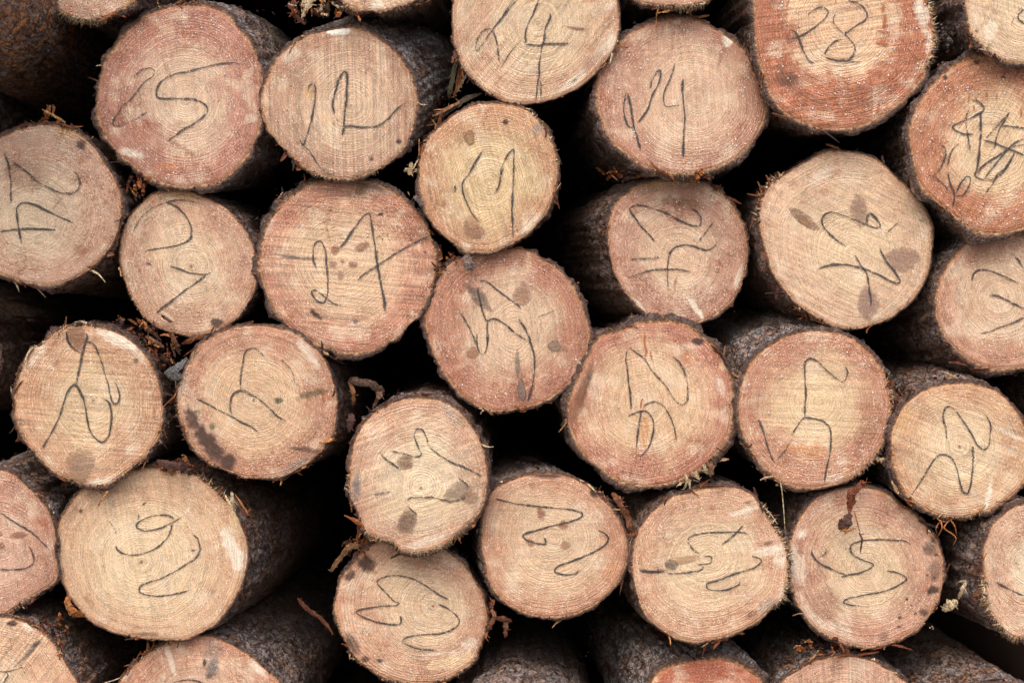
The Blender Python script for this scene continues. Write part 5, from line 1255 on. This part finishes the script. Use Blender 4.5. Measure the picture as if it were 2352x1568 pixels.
for k, (lab, pts, c) in enumerate([
    ('dark bark splinter at the left of the tangle above the oval log end', '1180 -90 1280 -20 1390 70', srgb(86, 56, 44)),
    ('pinkish bark splinter pointing down the tangle above the oval log end', '1250 30 1330 80 1410 130', srgb(150, 112, 92)),
    ('brown upright bark splinter in the tangle left of the oval log end', '1440 -20 1490 60 1540 190', srgb(108, 70, 48)),
    ('dark slanting bark splinter low in the tangle left of the oval log end', '1380 180 1440 240 1500 280', srgb(80, 58, 52)),
    ('orange bark piece at the upper left shoulder of the oval log end', '1560 100 1640 60 1760 20', srgb(140, 84, 52))]):
    loose('bark_splinter', lab, 'bark splinter', [(T(2, pts), [.03, .01, .02], [9, 13, 6], c, .004)], group='bark splinters wedged left of the oval log end')

def litter(label, tile, cx, cy, rx, ry, n, d0, d1, ang, seed, ln=(10, 34), wd=(2.5, 8), cols=None):
    """torn strips of bark packed into one gap, too many and small to pick apart"""
    q = random.Random(seed)
    x0, y0, rx, ry, _ = E(tile, cx, cy, rx, ry)
    Bq = bag()
    cs = cols or BARKC
    for k in range(n):
        t, r = q.uniform(0, 6.283), math.sqrt(q.random())
        x, y = x0 + rx * r * math.cos(t), y0 + ry * r * math.sin(t)
        a = math.radians(q.gauss(ang, 32))
        l_ = q.uniform(*ln)
        dd = q.uniform(d0, d1)
        bend = q.gauss(0, .35)
        u = np.linspace(-.5, .5, 7)
        pts = np.stack([x + l_ * (u * math.cos(a) - bend * u * u * math.sin(a)), y + l_ * (u * math.sin(a) + bend * u * u * math.cos(a))], 1)
        P = np.array([place([p_], dd + s_ * q.uniform(-.01, .01) * 2)[0] for p_, s_ in zip(pts, u)])
        w = q.uniform(*wd) * K * np.clip(1.5 * np.sin(math.pi * (.08 + .86 * (u + .5))), .08, 1)
        v, f = ribbon_geo(P, w, (-math.sin(a), q.gauss(0, .6), -math.cos(a)), .0012, q.uniform(-.3, .4), .14, q.random())
        c = cs[q.randrange(len(cs))] * q.uniform(.45, 1.15)
        bag_add(Bq, v, f, np.tile(c, (len(v), 1)) * (0.5 + fbm(v * 230, 3))[:, None])
    org = np.vstack(Bq['v']).mean(0)
    o = bag_build(Bq, 'bark_litter', M_SHRED, None, org, smooth=False)
    o.location = org
    o['label'] = label
    o['category'] = 'bark litter'

GREYB = [srgb(130, 122, 120), srgb(104, 92, 90), srgb(150, 130, 120), srgb(88, 70, 64)]
litter('tangle of torn bark strips between the straw-coloured and the oval log ends', 2, 1360, 120, 170, 260, 46, .0, .05, 55, 1)
litter('bark strips lying along the top of the straw-coloured log end', 1, 1060, 1400, 260, 90, 30, .01, .06, 25, 2)
litter('orange shreds wedged under the 25 beside the left-edge log end', 1, 1170, 150, 90, 130, 26, .0, .04, 80, 3)
litter('shreds of bark and pale wood hanging at the top edge over the 22', 10, 560, 60, 230, 90, 34, -.03, .0, 55, 4, cols=BARKC + PALEC[:1])
litter('brown bark bits caught between the golden and the five-knot log ends', 11, 1690, 860, 110, 130, 24, -.005, .03, 60, 5)
litter('yellow-brown fibre tuft under the four-knot log end', 31, 480, 1270, 190, 90, 30, .0, .04, 30, 6, ln=(6, 20), wd=(1.5, 5))
litter('grey bark flakes in the gap right of the 28', 30, 1680, 320, 110, 150, 22, .0, .05, 60, 7, cols=GREYB, wd=(4, 12))
litter('red-brown crumbs between the bridge-marked and arched-mark log ends', 32, 1260, 520, 70, 110, 22, -.005, .03, 70, 8, ln=(6, 20))
litter('brown bark chips on top of the biggest log end under the oval one', 2, 1560, 1130, 230, 70, 26, -.005, .03, 15, 9, ln=(8, 26), wd=(4, 11))
litter('twisted shreds at the upper left of the M-marked log end', 13, 920, 400, 120, 110, 22, .0, .04, 120, 10)
litter('bark crumbs under the mould-spotted log end', 33, 640, 1250, 280, 70, 30, .01, .06, 10, 11, ln=(6, 22), wd=(3, 10))
litter('orange bark crumbs above the bottom left corner log end', 3, 470, 1090, 120, 110, 24, .0, .05, 60, 12, ln=(6, 20))
litter('pale and orange fibres under the reddish 24', 20, 1690, 1505, 140, 40, 26, -.02, .02, 70, 13, ln=(6, 18), cols=[OR, PA * .8, RB])
litter('dark bark strips on top of the mottled red-brown log end', 21, 1050, 70, 200, 60, 22, .0, .06, 5, 14)
